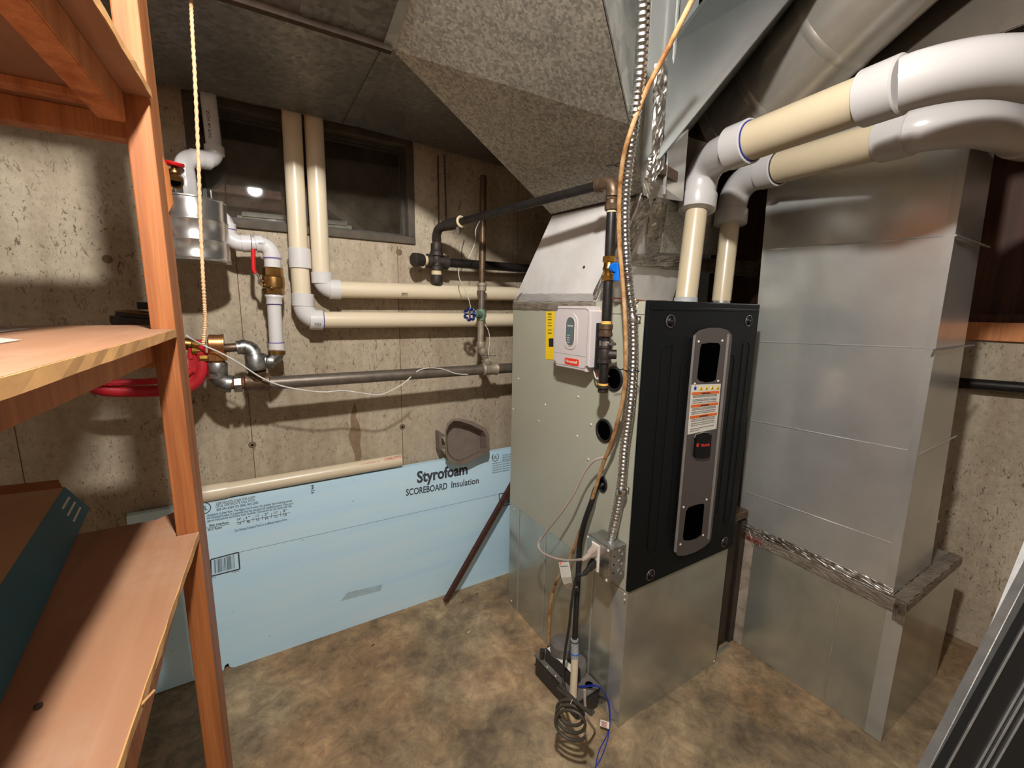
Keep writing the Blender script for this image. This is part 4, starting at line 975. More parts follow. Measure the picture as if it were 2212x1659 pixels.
# hose bib
t_ = thing('hose_faucet', 'small brass hose faucet with a red handle beside the white pipe', 'faucet', wc(378, 385, 1.64))
tube('faucet_neck', [wc(400, 395, 1.68), wc(384, 385, 1.65)], .012, 'brass_old', t_)
lathe('faucet_body', wc(377, 358, 1.63), wc(377, 384, 1.63), [(0, .007), (.3, .009), (.4, .014), (.7, .016), (1, .012)], 'brass_old', t_)
lathe('spout', wc(378, 380, 1.64), wc(379, 392, 1.59), [(0, .014), (.5, .014), (.6, .019), (1, .019)], 'brass_old', t_)
lathe('spout_hole', wc(379, 392, 1.5905), wc(379, 392, 1.5895), [(0, .013), (1, .013)], 'void_black', t_)
hd = ring('handle_wheel', wc(374, 354.5, 1.63), (.1, -.1, 1), .021, .0055, 'red_paint', t_)
tube('wheel_spoke', [wc(374, 354.5, 1.63)+V((-.026, 0, 0)), wc(374, 354.5, 1.63)+V((.026, 0, 0))], .005, 'red_paint', t_, 8)
# steel can
cx_ = on(415, 490, 1, 1.60); r_c = .088
za = on(415, 420, 1, 1.60-.088).z; zb_ = on(415, 560, 1, 1.60-.088).z
t_ = thing('steel_can', 'shiny ribbed sheet steel can hanging around the white pipe beside the shelving', 'can', (cx_.x, cx_.y, zb_))
pr_ = [(0, r_c), (.0, r_c*1.02), (.03, r_c*1.03), (.05, r_c), (.30, r_c), (.32, r_c*1.02), (.34, r_c*1.02), (.36, r_c), (.62, r_c), (.64, r_c*1.02), (.66, r_c*1.02), (.68, r_c), (.97, r_c), (.98, r_c*1.02), (1, r_c*1.02), (1, r_c*.99), (.9, r_c*.985), (.05, r_c*.985), (.04, .001)]
b = bmesh.new(); rings = []
cb_ = V((cx_.x+.0, cx_.y, zb_)); hh = za-zb_
for t1, r in pr_: rings.append([b.verts.new((cb_.x+r*math.cos(2*PI*k/40), cb_.y+r*math.sin(2*PI*k/40), cb_.z+t1*hh)) for k in range(40)])
for i in range(len(rings)-1):
    for k in range(40): b.faces.new((rings[i][k], rings[i][(k+1) % 40], rings[i+1][(k+1) % 40], rings[i+1][k]))
b.faces.new(rings[0][::-1])
obj('can_body', b, 'can_metal', t_, smooth=True)
prism('lapped_seam', [on(441, 412, 1, 1.56), on(449, 440, 1, 1.55), on(452, 505, 1, 1.55), on(451, 560, 1, 1.55), on(446, 560, 1, 1.55), on(444, 470, 1, 1.55)], (0, .003, 0), 'can_metal', t_)

# ---- galvanized fittings and main line
GY = 1.60
def wg(px, py, y=GY): return on(px, py, 1, y)
ml = thing('main_water_line', 'dark grey steel pipe running along the back wall from the galvanized fittings', 'pipe', wg(830, 815, 1.62))
tube('pipe', [wg(560, 829, 1.60), wg(1060, 797, 1.62), wg(1200, 790, 1.63)], .0215, 'pipe_grey', ml, 24)
hub = lathe('tee_fitting', wg(528, 826), wg(582, 825), [(0, .0), (0, .026), (.04, .030), (.12, .030), (.2, .0275), (.8, .0275), (.86, .030), (.97, .030), (1, .024)], 'iron_brown', ml, 24)
tube('tee_branch', [wg(556, 822), wg(556, 800, 1.585)], [.026, .025], 'iron_brown', ml)
fg = thing('pipe_fitting_cluster', 'cluster of galvanized elbows, tees and rusty nipples below the white pipe', 'pipe', wg(520, 840))
def coup(px0, py0, px1, py1, r, mat, name='nipple', par=fg, y0=GY, y1=GY, bands=False):
    p = [(0, r*.94), (.06, r), (.94, r), (1, r*.94)]
    if bands: p = [(0, r), (.0, r*1.12), (.2, r*1.12), (.24, r), (.76, r), (.8, r*1.12), (1, r*1.12)]
    return lathe(name, wg(px0, py0, y0), wg(px1, py1, y1), p, mat, par, 20)
coup(484, 752, 514, 750, .0135, 'iron_brown')
coup(511, 751, 522, 750, .0215, 'zinc_fitting', 'pipe_collar')
elbow('elbow', wg(521, 750), wg(552, 748), wg(548, 772, 1.59), .022, 'zinc_fitting', fg, hub=.0225, rad=.035, hublen=.014)
coup(549, 765, 556, 800, .0285, 'zinc_fitting', 'tee_fitting', y0=1.59, y1=1.585)
coup(553, 778, 574, 780, .021, 'zinc_fitting', 'tee_branch', bands=True)
coup(573, 781, 584, 781, .014, 'rust', 'nipple')
elbow('elbow', wg(580, 781), wg(598, 780), wg(598, 758), .021, 'zinc_fitting', fg, hub=.0215, rad=.03, hublen=.014)
coup(598, 765, 598, 757, .026, 'brass_old', 'pipe_collar')
coup(556, 795, 557, 812, .024, 'rust', 'nipple')
lathe('brass_union', wg(449, 743), wg(484, 743), [(0, .02), (.05, .026), (.1, .0285), (.88, .0285), (.9, .031), (1, .031)], 'bronze_tan', fg, 24)
tube('brass_outlet', [wg(467, 745), wg(468, 768)], .022, 'bronze_tan', fg)
hexnut('union_nut', wg(468, 770), (0, 0, 1), .026, .027, 'bronze_tan', fg, 8)
coup(469, 777, 469, 785, .021, 'rust', 'nipple')
coup(469, 782, 470, 809, .0275, 'zinc_fitting', 'pipe_coupling')
elbow('elbow', wg(470, 806), wg(471, 828), wg(500, 829), .026, 'zinc_fitting', fg, hub=.0265, rad=.035, hublen=.014)
coup(498, 829, 530, 828, .018, 'rust', 'nipple')
hexnut('union_nut', wg(514, 829), (1, 0, 0), .022, .027, 'zinc_fitting', fg, 8)
# water meter with red yoke
ym = thing('meter_yoke', 'red cast iron water meter yoke with brass bolts behind the shelving', 'bracket', wg(320, 845, 1.6))
yk = [(190, 838), (215, 842), (260, 845), (320, 845), (380, 842), (415, 832), (432, 810), (436, 780), (431, 752), (437, 736)]
tube('yoke_bar', spline([wg(x, y, 1.60) for x, y in yk], 6), [.009+.008*min(1, i/8) if i < 40 else max(.011, .017-.0005*(i-40)) for i in range(len(yk)*6-5)], 'red_cast', ym, 12)
tube('yoke_web', spline([wg(x, y, 1.585) for x, y in ((200, 828), (255, 826), (320, 824), (385, 818), (415, 800))], 5), .009, 'red_cast', ym, 8)
b = bm_prism([wg(x, y, 1.61) for x, y in ((408, 770), (415, 752), (424, 768), (437, 790), (440, 810), (432, 828), (410, 842))], (0, -.02, 0))
obj('yoke_arm', b, 'red_cast', ym)
tube('yoke_lug', [wg(412, 775, 1.595), wg(414, 752, 1.595)], .009, 'red_cast', ym, 10)
tube('yoke_lug', [wg(432, 765, 1.595), wg(433, 734, 1.595)], .013, 'red_cast', ym, 12)
text('FORD', wg(225, 833, 1.577), wg(262, 832, 1.577), .014, (0, 0, 1), 'red_cast', ym, .02)
for px, py in ((423, 745), (424, 758), (440, 774)): hexnut('brass_bolt', wg(px, py, 1.59), (1, 0, 0), .022, .010, 'brass', ym)
wm = thing('water_meter', 'dark round water meter with a black cap partly hidden by the wooden post', 'meter', wg(300, 705, 1.62))
lathe('meter_body', wg(300, 712, 1.62), wg(300, 676, 1.62), [(0, .055), (.4, .062), (.7, .062), (.75, .05), (1, .05)], 'iron_dark', wm, 28)
lathe('register_dome', wg(300, 677, 1.62), wg(300, 671, 1.62), [(0, .046), (.5, .045), (1, .030)], 'brass_old', wm, 28)
box('transmitter', wg(302, 668, 1.63), wg(320, 653, 1.60)+V((0, .0, 0)), 'rubber_black', wm)
for sgn in (0, 1):
    x0 = 255-sgn*0; tube('meter_spud', [wg(330 if sgn else 265, 735, 1.62), wg(420 if sgn else 200, 745, 1.62)], .018, 'brass_old', wm)

# ---- vertical galvanized pipe with blue gate valve
t_ = thing('gas_drop_pipe', 'thin grey galvanized riser pipe near the furnace, from the overhead duct to the main line', 'pipe', wg(1055, 795, 1.62))
VY = 1.62
tube('pipe', [wg(1044, 380, VY), wg(1041, 612, VY)], .0135, 'pipe_tan', t_).active_material = M['iron_brown']
lathe('coupling', wg(1041, 611, VY), wg(1041, 628, VY), [(0, .021), (.4, .021), (.45, .018), (1, .018)], 'pipe_tan', t_)
tube('pipe', [wg(1041, 626, VY), wg(1040, 668, VY)], .0135, 'pipe_grey', t_)
tube('pipe', [wg(1039, 690, VY), wg(1038, 742, VY)], .0135, 'pipe_tan', t_)
coup(1038, 738, 1039, 752, .018, 'pipe_tan', 'elbow_collar', t_, VY, VY)
tube('offset_pipe', [wg(1038, 745, VY), wg(1052, 782, VY)], .0145, 'pipe_tan', t_)
coup(1040, 752, 1044, 764, .0175, 'pipe_tan', 'elbow_collar', t_, VY, VY); coup(1048, 775, 1054, 786, .0185, 'pipe_tan', 'elbow_collar', t_, VY, VY)
lathe('tee_fitting', wg(1041, 798, 1.62), wg(1075, 796, 1.62), [(0, .024), (.12, .028), (.2, .025), (.8, .025), (.88, .029), (1, .024)], 'pipe_tan', t_)
t_ = thing('gate_valve', 'small green bronze gate valve with a blue wheel handle near the furnace', 'valve', wg(1035, 690, VY))
lathe('valve_body', wg(1040, 668, VY), wg(1039, 692, VY), [(0, .017), (.25, .019), (.5, .022), (.75, .019), (1, .018)], 'green_valve', t_)
tube('bonnet', [wg(1038, 680, VY), wg(1026, 679, VY-.04)], [.018, .012], 'green_valve', t_, 12)
cw_ = wg(1015, 679, VY-.075); dirn = (wg(1038, 680, VY)-cw_).normalized()
tube('stem', [wg(1028, 679, VY-.035), cw_], .004, 'steel', t_, 8)
u_, v_ = frame_of(dirn); lob = [cw_+(u_*math.cos(a)+v_*math.sin(a))*(.021+.0035*math.cos(7*a)) for a in [2*PI*i/56 for i in range(56)]]
obj('hand_wheel', bm_tube(lob, .0048, 8, closed=True), 'blue_enamel', t_, smooth=True)
for k in range(4): tube('wheel_spoke', [cw_, cw_+(u_*math.cos(k*PI/2)+v_*math.sin(k*PI/2))*.02], .003, 'blue_enamel', t_, 6)
hexnut('wheel_nut', cw_-dirn*.003, dirn, .006, .006, 'steel', t_)

# ---- black iron gas cross on the wall + line to furnace
t_ = thing('gas_line', 'black iron gas pipe crossing in front of the plenum and dropping to the furnace side', 'pipe', fs(1303, 850))
CYG = 1.70
def wx(px, py, y=CYG): return on(px, py, 1, y)
GX = .862
def gx(px, py, x=GX): return on(px, py, 0, x)
g0 = wx(945, 492, 1.68); g1 = gx(1308, 397)
dgl = (g1-g0).normalized()
tube('horizontal_pipe', [g0+dgl*.05, g1-dgl*.01], .0135, 'iron_black', t_, 20)
f_ = (wx(1003, 475, 1.68)-g0).length/(g1-g0).length
pm = g0.lerp(g1, .16); lathe('coupling', pm-dgl*.06, pm+dgl*.02, [(0, .02), (.2, .0215), (.8, .0215), (1, .019)], 'iron_dark', t_)
ring('tape_ring', pm+dgl*.022, dgl, .017, .005, 'thread_tape', t_); hexnut('plug', pm+V((0, -.01, -.028)), (0, 0, 1), .025, .009, 'zinc_fitting', t_, 4)
elbow('elbow', g0+dgl*.055, wx(943, 494, 1.68), wx(943, 520, 1.70), .0165, 'iron_dark', t_, hub=.0175, rad=.03, hublen=.014)
coup(943, 512, 943, 530, .0175, 'iron_brown', 'bushing', t_, CYG, CYG); coup(943, 526, 943, 545, .0235, 'iron_dark', 'coupling', t_, CYG, CYG); coup(943, 540, 943, 549, .0215, 'thread_tape', 'tape_ring', t_, CYG, CYG)
b = bmesh.new()
for p, q in (((943, 545), (943, 584)), ((922, 563), (967, 567))): bm_lathe(wx(*p), wx(*q), [(0, .027), (.2, .027), (.25, .022), (.75, .022), (.8, .027), (1, .027)], 20, b)
obj('cross_fitting', b, 'iron_dark', t_, smooth=True)
coup(910, 562, 924, 563, .019, 'thread_tape', 'tape_ring', t_, CYG, CYG)
lathe('end_cap', wx(912, 562), wx(892, 561, 1.685), [(0, .024), (.5, .027), (.9, .027), (1, .020)], 'iron_dark', t_)
coup(943, 582, 943, 596, .0205, 'thread_tape', 'tape_ring', t_, CYG, CYG)
lathe('end_cap', wx(943, 594), wx(943, 613), [(0, .024), (.5, .0245), (.9, .0225), (1, .018)], 'iron_dark', t_)
tube('wall_pipe', [wx(965, 567), wx(1180, 583, 1.72)], .0185, 'iron_black', t_, 20)
# riser at the furnace
elbow('elbow', g1-dgl*.025, gx(1327, 392), gx(1324, 425), .0165, 'iron_brown', t_, hub=.0185, rad=.03, hublen=.014)
def gl_(y0, y1, prof_r, mat, name, seg=18):
    fx = lambda y: 1324-(y-400)*.049
    return lathe(name, gx(fx(y0), y0), gx(fx(y1), y1), [(0, prof_r*.93), (.08, prof_r), (.92, prof_r), (1, prof_r*.93)], mat, t_, seg)
gl_(414, 422, .0155, 'thread_tape', 'tape_ring'); gl_(421, 433, .0185, 'iron_brown', 'union', 8); gl_(432, 442, .0165, 'iron_brown', 'union'); gl_(441, 455, .0195, 'iron_brown', 'union', 8)
gl_(453, 460, .0145, 'thread_tape', 'tape_ring'); gl_(458, 556, .0135, 'iron_black', 'vertical_pipe'); gl_(604, 696, .0135, 'iron_black', 'vertical_pipe')
gl_(694, 702, .0145, 'thread_paste', 'tape_ring'); gl_(700, 712, .0195, 'iron_brown', 'union'); gl_(711, 720, .0175, 'iron_brown', 'union'); gl_(719, 727, .0195, 'iron_brown', 'union', 8)
gl_(726, 738, .0125, 'iron_black', 'vertical_pipe'); gl_(736, 747, .0165, 'steel', 'ground_clamp'); gl_(747, 752, .019, 'iron_dark', 'tee_fitting'); gl_(751, 778, .0165, 'iron_dark', 'tee_fitting'); gl_(777, 784, .019, 'iron_dark', 'tee_fitting')
gl_(783, 830, .0135, 'iron_black', 'vertical_pipe'); gl_(828, 833, .0145, 'thread_paste', 'tape_ring'); gl_(832, 838, .019, 'iron_dark', 'end_cap'); gl_(837, 848, .0145, 'iron_dark', 'end_cap', 8)
c_ = gx(1306, 765); tube('tee_branch', [c_, c_+V((.025, -.022, 0))], .0135, 'iron_dark', t_)
lathe('clamp_lug', gx(1318, 742)+V((0, -.02, 0)), gx(1318, 742)+V((0, .02, 0)), [(0, .004), (.2, .006), (.8, .006), (1, .004)], 'steel', t_, 10)
t_ = thing('gas_shutoff_valve', 'brass gas shutoff valve with a bright blue lever in the black pipe', 'valve', gx(1313, 608))
def gv(y0, y1, pr, mat, name, seg=18):
    fx = lambda y: 1324-(y-400)*.049
    return lathe(name, gx(fx(y0), y0), gx(fx(y1), y1), pr, mat, t_, seg)
gv(553, 567, [(0, .016), (.1, .018), (.9, .018), (1, .016)], 'brass', 'hex_end', 8)
gv(566, 596, [(0, .0145), (.3, .015), (.5, .018), (.75, .0145), (1, .0145)], 'brass', 'valve_body')
gv(594, 607, [(0, .016), (.1, .018), (.9, .018), (1, .016)], 'brass', 'hex_end', 8)
c_ = gx(1314, 581); d_ = V((-.35, -.93, 0)).normalized()
tube('stem', [c_, c_+V((-.006, -.022, 0))], .009, 'brass', t_, 10)
hb = c_+V((-.008, -.028, 0))
lathe('lever_hub', hb, hb+V((-.004, -.013, 0)), [(0, .0135), (.5, .0145), (1, .011)], 'blue_plastic', t_, 18)
obj('lever', bm_hexa([hb+V((-.002, -.012, .014)), hb+V((-.004, -.004, .014)), hb+V((-.004, -.004, -.034)), hb+V((-.002, -.012, -.034)), hb+V((.004, -.022, .012)), hb+V((.004, -.010, .012)), hb+V((.004, -.010, -.036)), hb+V((.004, -.022, -.036))], bevel=.0015), 'blue_plastic', t_)

# ------------------------------------------------------------------ conduit, tubing and junction box
CXc = .892
def cx(px, py, x=CXc): return on(px, py, 0, x)
cp = [on(1393, -90, 1, .70), on(1390, 10, 1, .73), on(1384, 150, 1, .765), on(1367, 285, 1, .80), cx(1354, 390, .84), cx(1350, 470, .87), cx(1353, 560), cx(1360, 640), cx(1366, 680), cx(1368, 740), cx(1367, 800), cx(1361, 880), cx(1350, 960), cx(1344, 1030), cx(1337, 1080), cx(1327, 1130), cx(1318, 1172)]
sp = spline(cp, 60); 
# resample evenly
acc = [0.0]
for i in range(1, len(sp)): acc.append(acc[-1]+(sp[i]-sp[i-1]).length)
step = .0021; N = int(acc[-1]/step); rs = []; j = 0
for i in range(N):
    s = i*step
    while acc[j+1] < s: j += 1
    rs.append(sp[j].lerp(sp[j+1], (s-acc[j])/(acc[j+1]-acc[j])))
rad = [.0128+.0014*math.sin(2*PI*i*step/.0115) for i in range(N)]
t_ = thing('flexible_conduit', 'shiny corrugated metal conduit running down the furnace side to the outlet box', 'conduit', cp[-1])
tube('corrugated_sleeve', rs, rad, 'steel', t_, 14)
for px, py in ((1366, 690), (1343, 1062)):
    c = cx(px, py); tg = V((0, 0, 1))
    lathe('pipe_strap', c-tg*.009, c+tg*.009, [(0, .0145), (.2, .0155), (.8, .0155), (1, .0145)], 'steel', t_)
    p = V((FX-.003, c.y-.012, c.z)); ty = max(FY+.02, fs(px+22, py).y); obj('strap_tab', bm_box((FX-.006, ty, c.z-.009), (FX-.0025, c.y+.01, c.z+.009), .0009), 'steel', t_); screw(V((FX-.006, ty+.009, c.z)), (-1, 0, 0), .005, t_)
tb = [at(1500, -10, .86), at(1440, 110, .92), at(1392, 205, .97), at(1362, 285, 1.0), cx(1345, 350, .80), cx(1338, 430, .825), cx(1338, 520, .84), cx(1345, 610, .855), cx(1350, 690, .86), cx(1352, 780, .862), cx(1346, 860, .865), cx(1324, 945, .875), cx(1300, 1010, .885), cx(1280, 1075, .89), cx(1252, 1150, .888), cx(1232, 1205, .885), cx(1205, 1250, .88), cx(1190, 1300, .87), cx(1186, 1350, .862), cx(1185, 1392, .858)]
t_ = thing('vinyl_drain_tube', 'thin brown stained clear tube running from overhead down to the condensate pump', 'tube', tb[-1])
tube('tubing', spline(tb, 8), .0058, 'vinyl_brown', t_, 12)
for px, py, dd in ((1348, 353, .86), (1362, 800, .87)):
    c = cx(px, py, dd)
    obj('zip_tie', bm_tube([c+V((-.02*math.cos(a)*.9, -.026*math.cos(a)+.0, .002*math.sin(a))) if False else c+V((.013*math.sin(a), .028*math.cos(a), 0)) for a in [2*PI*i/20 for i in range(20)]], .0016, 6, closed=True), 'rubber_black', t_, smooth=True)
    tube('zip_tail', [c+V((-.012, .02, 0)), c+V((-.02, .045, .002))], .0014, 'rubber_black', t_, 6)
# junction box
jb = thing('junction_box', 'grey steel electrical outlet box clamped on the lower furnace side', 'outlet box', cx(1310, 1240, .88))
jx0, jx1 = FX-.062, FX-.003
pA = on(1353, 1190, 0, FX-.003); jy0 = on(1322, 1192, 0, jx0).y; jy1 = on(1272, 1170, 0, jx0).y
jz1 = on(1300, 1178, 0, jx0).z; jz0 = on(1318, 1258, 0, jx0).z
jz1 = jz0+.108
bx = obj('steel_box', bm_box((jx0, jy0, jz0), (jx1, jy1, jz1), .002), 'galv_dull', jb)
cv = obj('cover_plate', bm_box((jx0-.008, jy0-.001, jz0-.001), (jx0-.001, jy1+.001, jz1+.001), .0025), 'steel', jb)
yc = (jy0+jy1)/2
du = obj('duplex_outlet', bm_hexa([V((jx0-.012, yc-.006, jz0+.012)), V((jx0-.012, yc+.024, jz0+.012)), V((jx0-.012, yc+.024, jz1-.012)), V((jx0-.012, yc-.006, jz1-.012)), V((jx0-.008, yc-.008, jz0+.010)), V((jx0-.008, yc+.026, jz0+.010)), V((jx0-.008, yc+.026, jz1-.010)), V((jx0-.008, yc-.008, jz1-.010))]), 'outlet_white', jb)
for k in range(3):
    c = V(((jx0+jx1)/2+.008, jy0-.0006, jz1-.022-k*.032)); ring('knockout', c, (0, 1, 0), .0105, .0013, 'steel', jb)
for dy, dz_ in ((.006, .006), (-.006, .006), (.006, -.006)):
    yy = jy0+.006 if dy > 0 else jy1-.006; zz_ = jz1-.006 if dz_ > 0 else jz0+.006
    screw(V((jx0-.009, yy, zz_)), (-1, 0, 0), .0045, jb)
for zz_ in (.25, .5, .75): screw(V((jx0+.01, jy0-.0005, jz0+(jz1-jz0)*zz_)), (0, -1, 0), .0022, jb, 'void_black', 'hole')
lathe('conduit_connector', cp[-1]+V((0, 0, .012)), V((cp[-1].x, cp[-1].y, jz1-.001)), [(0, .016), (1, .0165)], 'steel', jb)
# plugs and cords
def plug(px, py, mat, cordpts, name, label, r=.0042, zoff=0):
    zc_ = jz0+.075 if zoff else jz0+.036
    f0 = V((jx0-.012, yc+.009, zc_))
    t_ = thing(name, label, 'cord', f0)
    e = on(px, py, 0, jx0-.07)
    dd = (e-f0).normalized()
    obj('plug_body', bm_hexa([f0+V((0, -.012, -.012)), f0+V((0, .014, -.012)), f0+V((0, .014, .012)), f0+V((0, -.012, .012)), f0+dd*.036+V((0, -.007, -.008)), f0+dd*.036+V((0, .009, -.008)), f0+dd*.036+V((0, .009, .008)), f0+dd*.036+V((0, -.007, .008))], bevel=.002), mat, t_)
    s0, s1 = f0+dd*.034, f0+dd*.066
    lathe('strain_relief', s0, s1, [(0, .0085), (.12, .0085), (.16, .006), (.28, .006), (.32, .008), (.46, .008), (.5, .006), (.62, .006), (.66, .0075), (.82, .007), (.86, .005), (1, .0045)], mat, t_, 14)
    tube('cable', spline([s1]+[V(p) for p in cordpts], 8), r, mat, t_, 10)
    return t_, s1
plug(1262, 1207, 'cord_beige', [cx(1225, 1211, .80), cx(1190, 1203, .80), cx(1168, 1190, .81), cx(1164, 1172, .82), cx(1180, 1148, .83), cx(1210, 1110, .84), cx(1238, 1068, .85), cx(1262, 1020, .86), cx(1283, 995, .87), cx(1310, 985, .885), cx(1325, 965, .895), cx(1332, 935, .90), cx(1338, 900, .905)], 'beige_power_cord', 'beige power cord looping from the upper outlet up the furnace side', .0042, 1)
# black cord to pump + coil
cfl = lambda px, py, z: on(px, py, 2, z)
pump_z = .10
coil = []
cc_ = on(1229, 1535, 0, .70)
bc = [cx(1245, 1248, .80), cx(1235, 1300, .79), cx(1230, 1350, .785), cx(1222, 1400, .78), cx(1216, 1460, .775), cx(1222, 1490, .76), cx(1232, 1515, .745)]
plug(1262, 1240, 'cord_black', bc, 'black_pump_cord', 'black power cord hanging from the lower outlet to the condensate pump', .0044, 0)
t_ = thing('coiled_cord', 'bundled coil of dark olive cord hanging over the end of the condensate pump', 'cord', (cc_.x, cc_.y, cc_.z-.05))
u_, v_ = V((.55, -.80, .15)).normalized(), V((.1, .05, 1)).normalized()
pts_ = []
for i in range(90):
    a = 2*PI*i/30; r = .031+.009*(i/90)+.006*math.sin(i*.21)
    pts_.append(cc_+u_*(r*1.15*math.cos(a)+.004*(i/30))+v_*(r*math.sin(a)-.004*(i/30))+V((-.007*(i/30), -.006*(i/30), -.006*(i/30))))
tube('cord_loops', pts_, .0045, 'cord_olive', t_, 8)
tube('cord_bundle', spline([on(1205, 1487, 0, .72), on(1225, 1503, 0, .71), on(1250, 1522, 0, .705), on(1278, 1543, 0, .70)], 6), .0048, 'cord_olive', t_, 8)
tube('cord_bundle', spline([on(1210, 1480, 0, .73), on(1235, 1506, 0, .72), on(1262, 1530, 0, .715), on(1282, 1538, 0, .71)], 6), .0048, 'cord_olive', t_, 8)
tube('cord_end', spline([on(1263, 1490, 0, .74), on(1264, 1525, 0, .74), on(1270, 1555, 0, .75), on(1285, 1580, 2, .006), on(1262, 1586, 2, .006)], 6), .0038, 'cord_beige', t_, 8)
tube('wire_tie', [on(1236, 1512, 0, .70), on(1230, 1526, 0, .695)], .0014, 'wire_white', t_, 6)
# black drain hose
hs = [fs(1303, 1046)+V((.004, 0, 0)), fs(1296, 1052)+V((-.015, 0, 0)), cx(1278, 1085, .89), cx(1262, 1130, .88), cx(1252, 1180, .875), cx(1249, 1240, .86), cx(1245, 1310, .84), cx(1241, 1385, .82)]
t_ = thing('drain_hose', 'thick black rubber drain hose coming out of the furnace and joined to cream pipe', 'hose', hs[-1])
tube('rubber_hose', spline(hs, 8), .0088, 'rubber_black', t_, 16)
dpt = [cx(1241, 1380, .82), cx(1242, 1420, .815), cx(1238, 1505, .80)]
tube('hose_end', [dpt[0], dpt[1]], .0128, 'pvc_grey', t_)
ring('hose_clamp', dpt[0].lerp(dpt[1], .1), (0, 0, 1), .0125, .002, 'iron_dark', t_)
ring('blue_tape', dpt[0].lerp(dpt[1], .75), (0, 0, 1), .0122, .0022, 'blue_plastic', t_)
tube('plastic_stub', [dpt[1], dpt[2]], .0118, 'pvc_cream', t_)
# warning tag
t_ = thing('cord_tag', 'curled white warning tag hanging on the beige power cord', 'tag', cx(1225, 1212, .79))
b = bmesh.new(); rows = []
for i, (x0, y0, x1, y1, xx) in enumerate(((1207, 1215, 1229, 1213, .79), (1210, 1232, 1232, 1230, .785), (1213, 1248, 1234, 1246, .78), (1218, 1262, 1236, 1258, .785), (1226, 1272, 1240, 1265, .80), (1234, 1274, 1248, 1268, .82))):
    rows.append([b.verts.new(cx(x0, y0, xx)), b.verts.new(cx(x1, y1, xx))])
for i in range(5): b.faces.new((rows[i][0], rows[i][1], rows[i+1][1], rows[i+1][0]))
bmesh.ops.subdivide_edges(b, edges=b.edges[:], cuts=1); bmesh.ops.solidify(b, geom=b.faces[:], thickness=.0006)
obj('tag_card', b, 'label_white', t_)
for k, s in enumerate(('WARNING', 'DO NOT', 'REMOVE', 'THIS TAG', 'CAUTION', 'to reduce')):
    y = 1221+k*6.4; xx = .7885-.0005*k
    text(s, cx(1211+k*.9, y+4, xx-.0015), cx(1227+k*.9, y+3, xx-.0015), .0036, (0, 0, 1), 'ink_red' if k % 2 else 'ink_foam', t_, .0, lift=.0006)
lathe('red_dot', cx(1211, 1217, .788), cx(1211, 1217, .787), [(0, .003), (1, .003)], 'badge_red', t_)

# ------------------------------------------------------------------ condensate pump
p0, p1 = on(1154, 1456, 2, 0), on(1247, 1560, 2, 0); p2 = on(1286, 1545, 2, 0)
dl = (p1-p0); Lp = dl.length; dl.normalize(); wl = V((-dl.y, dl.x, 0)); wl = wl if wl.x > 0 else -wl
wd = .10; hgt_ = .105
pm_ = thing('condensate_pump', 'black condensate pump on the floor against the furnace base', 'pump', (p0+p1)/2+wl*wd/2)
def PB(s, w_, z): return p0+dl*(s*Lp)+wl*(w_*wd)+V((0, 0, z))
def pbox(name, s0, s1, w0, w1, z0, z1, mat, bev=.004, par=None, tp=0):
    return obj(name, bm_hexa([PB(s0, w0, z0), PB(s1, w0, z0), PB(s1, w1, z0), PB(s0, w1, z0), PB(s0+tp, w0+tp, z1), PB(s1-tp, w0+tp, z1), PB(s1-tp, w1-tp, z1), PB(s0+tp, w1-tp, z1)], bevel=bev), mat, par or pm_)
pbox('tank', 0, 1, 0, 1, 0, hgt_*.72, 'pump_black', .006)
lid = pbox('lid', -.01, 1.01, -.03, 1.03, hgt_*.72, hgt_*.78, 'pump_top', .002)
pbox('motor_cover', .16, .80, .12, .62, hgt_*.78, hgt_*1.25, 'pump_black', .006, tp=.02)
pbox('motor_label', .20, .74, .18, .40, hgt_*1.25, hgt_*1.262, 'label_white', 0)
c_ = PB(.36, .60, hgt_*.8); lathe('motor_housing', c_, c_+V((0, 0, .085)), [(0, .045), (.8, .045), (.93, .042), (1, .032)], 'pump_top', pm_, 32)
c_ = PB(.62, .78, hgt_*.8); lathe('motor_housing', c_, c_+V((0, 0, .045)), [(0, .032), (.8, .032), (1, .026)], 'pump_top', pm_, 24)
c_ = PB(.90, .72, hgt_*.781); lathe('inlet_hole', c_, c_+V((0, 0, .0008)), [(0, .014), (1, .014)], 'void_black', pm_, 20)
ring('cap_ring', PB(.07, .45, hgt_*.785), (0, 0, 1), .016, .0015, 'pump_black', pm_)
tube('check_valve', [PB(.12, .12, hgt_*.78), PB(.12, .12, hgt_*1.1)], .009, 'pump_black', pm_)
for s in (.3, .5, .7): screw(PB(s, .02, hgt_*.78), (0, 0, 1), .003, pm_, 'screw_zinc')
# blue wires
t_ = thing('blue_wires', 'pair of thin blue wires with a white flag label trailing off the pump', 'wire', on(1310, 1600, 2, 0))
w0 = PB(.85, .35, hgt_*.8)
tube('wire', spline([w0, on(1285, 1483, 2, .11), on(1300, 1490, 2, .10), on(1313, 1515, 2, .06), on(1317, 1555, 2, .02), on(1313, 1595, 2, .003), on(1297, 1640, 2, .003), on(1270, 1680, 2, .003)], 8), .0016, 'wire_blue', t_, 8)
tube('wire', spline([w0+V((0, .004, 0)), on(1287, 1480, 2, .112), on(1303, 1493, 2, .10), on(1316, 1520, 2, .06), on(1318, 1560, 2, .02), on(1310, 1590, 2, .003), on(1293, 1625, 2, .003), on(1283, 1680, 2, .003)], 8), .0016, 'wire_blue', t_, 8)
fl = prism('label_flag', [on(1297, 1554, 2, .03), on(1316, 1560, 2, .03), on(1315, 1575, 2, .02), on(1296, 1568, 2, .02)], (0, -.0005, .0005), 'label_white', t_)
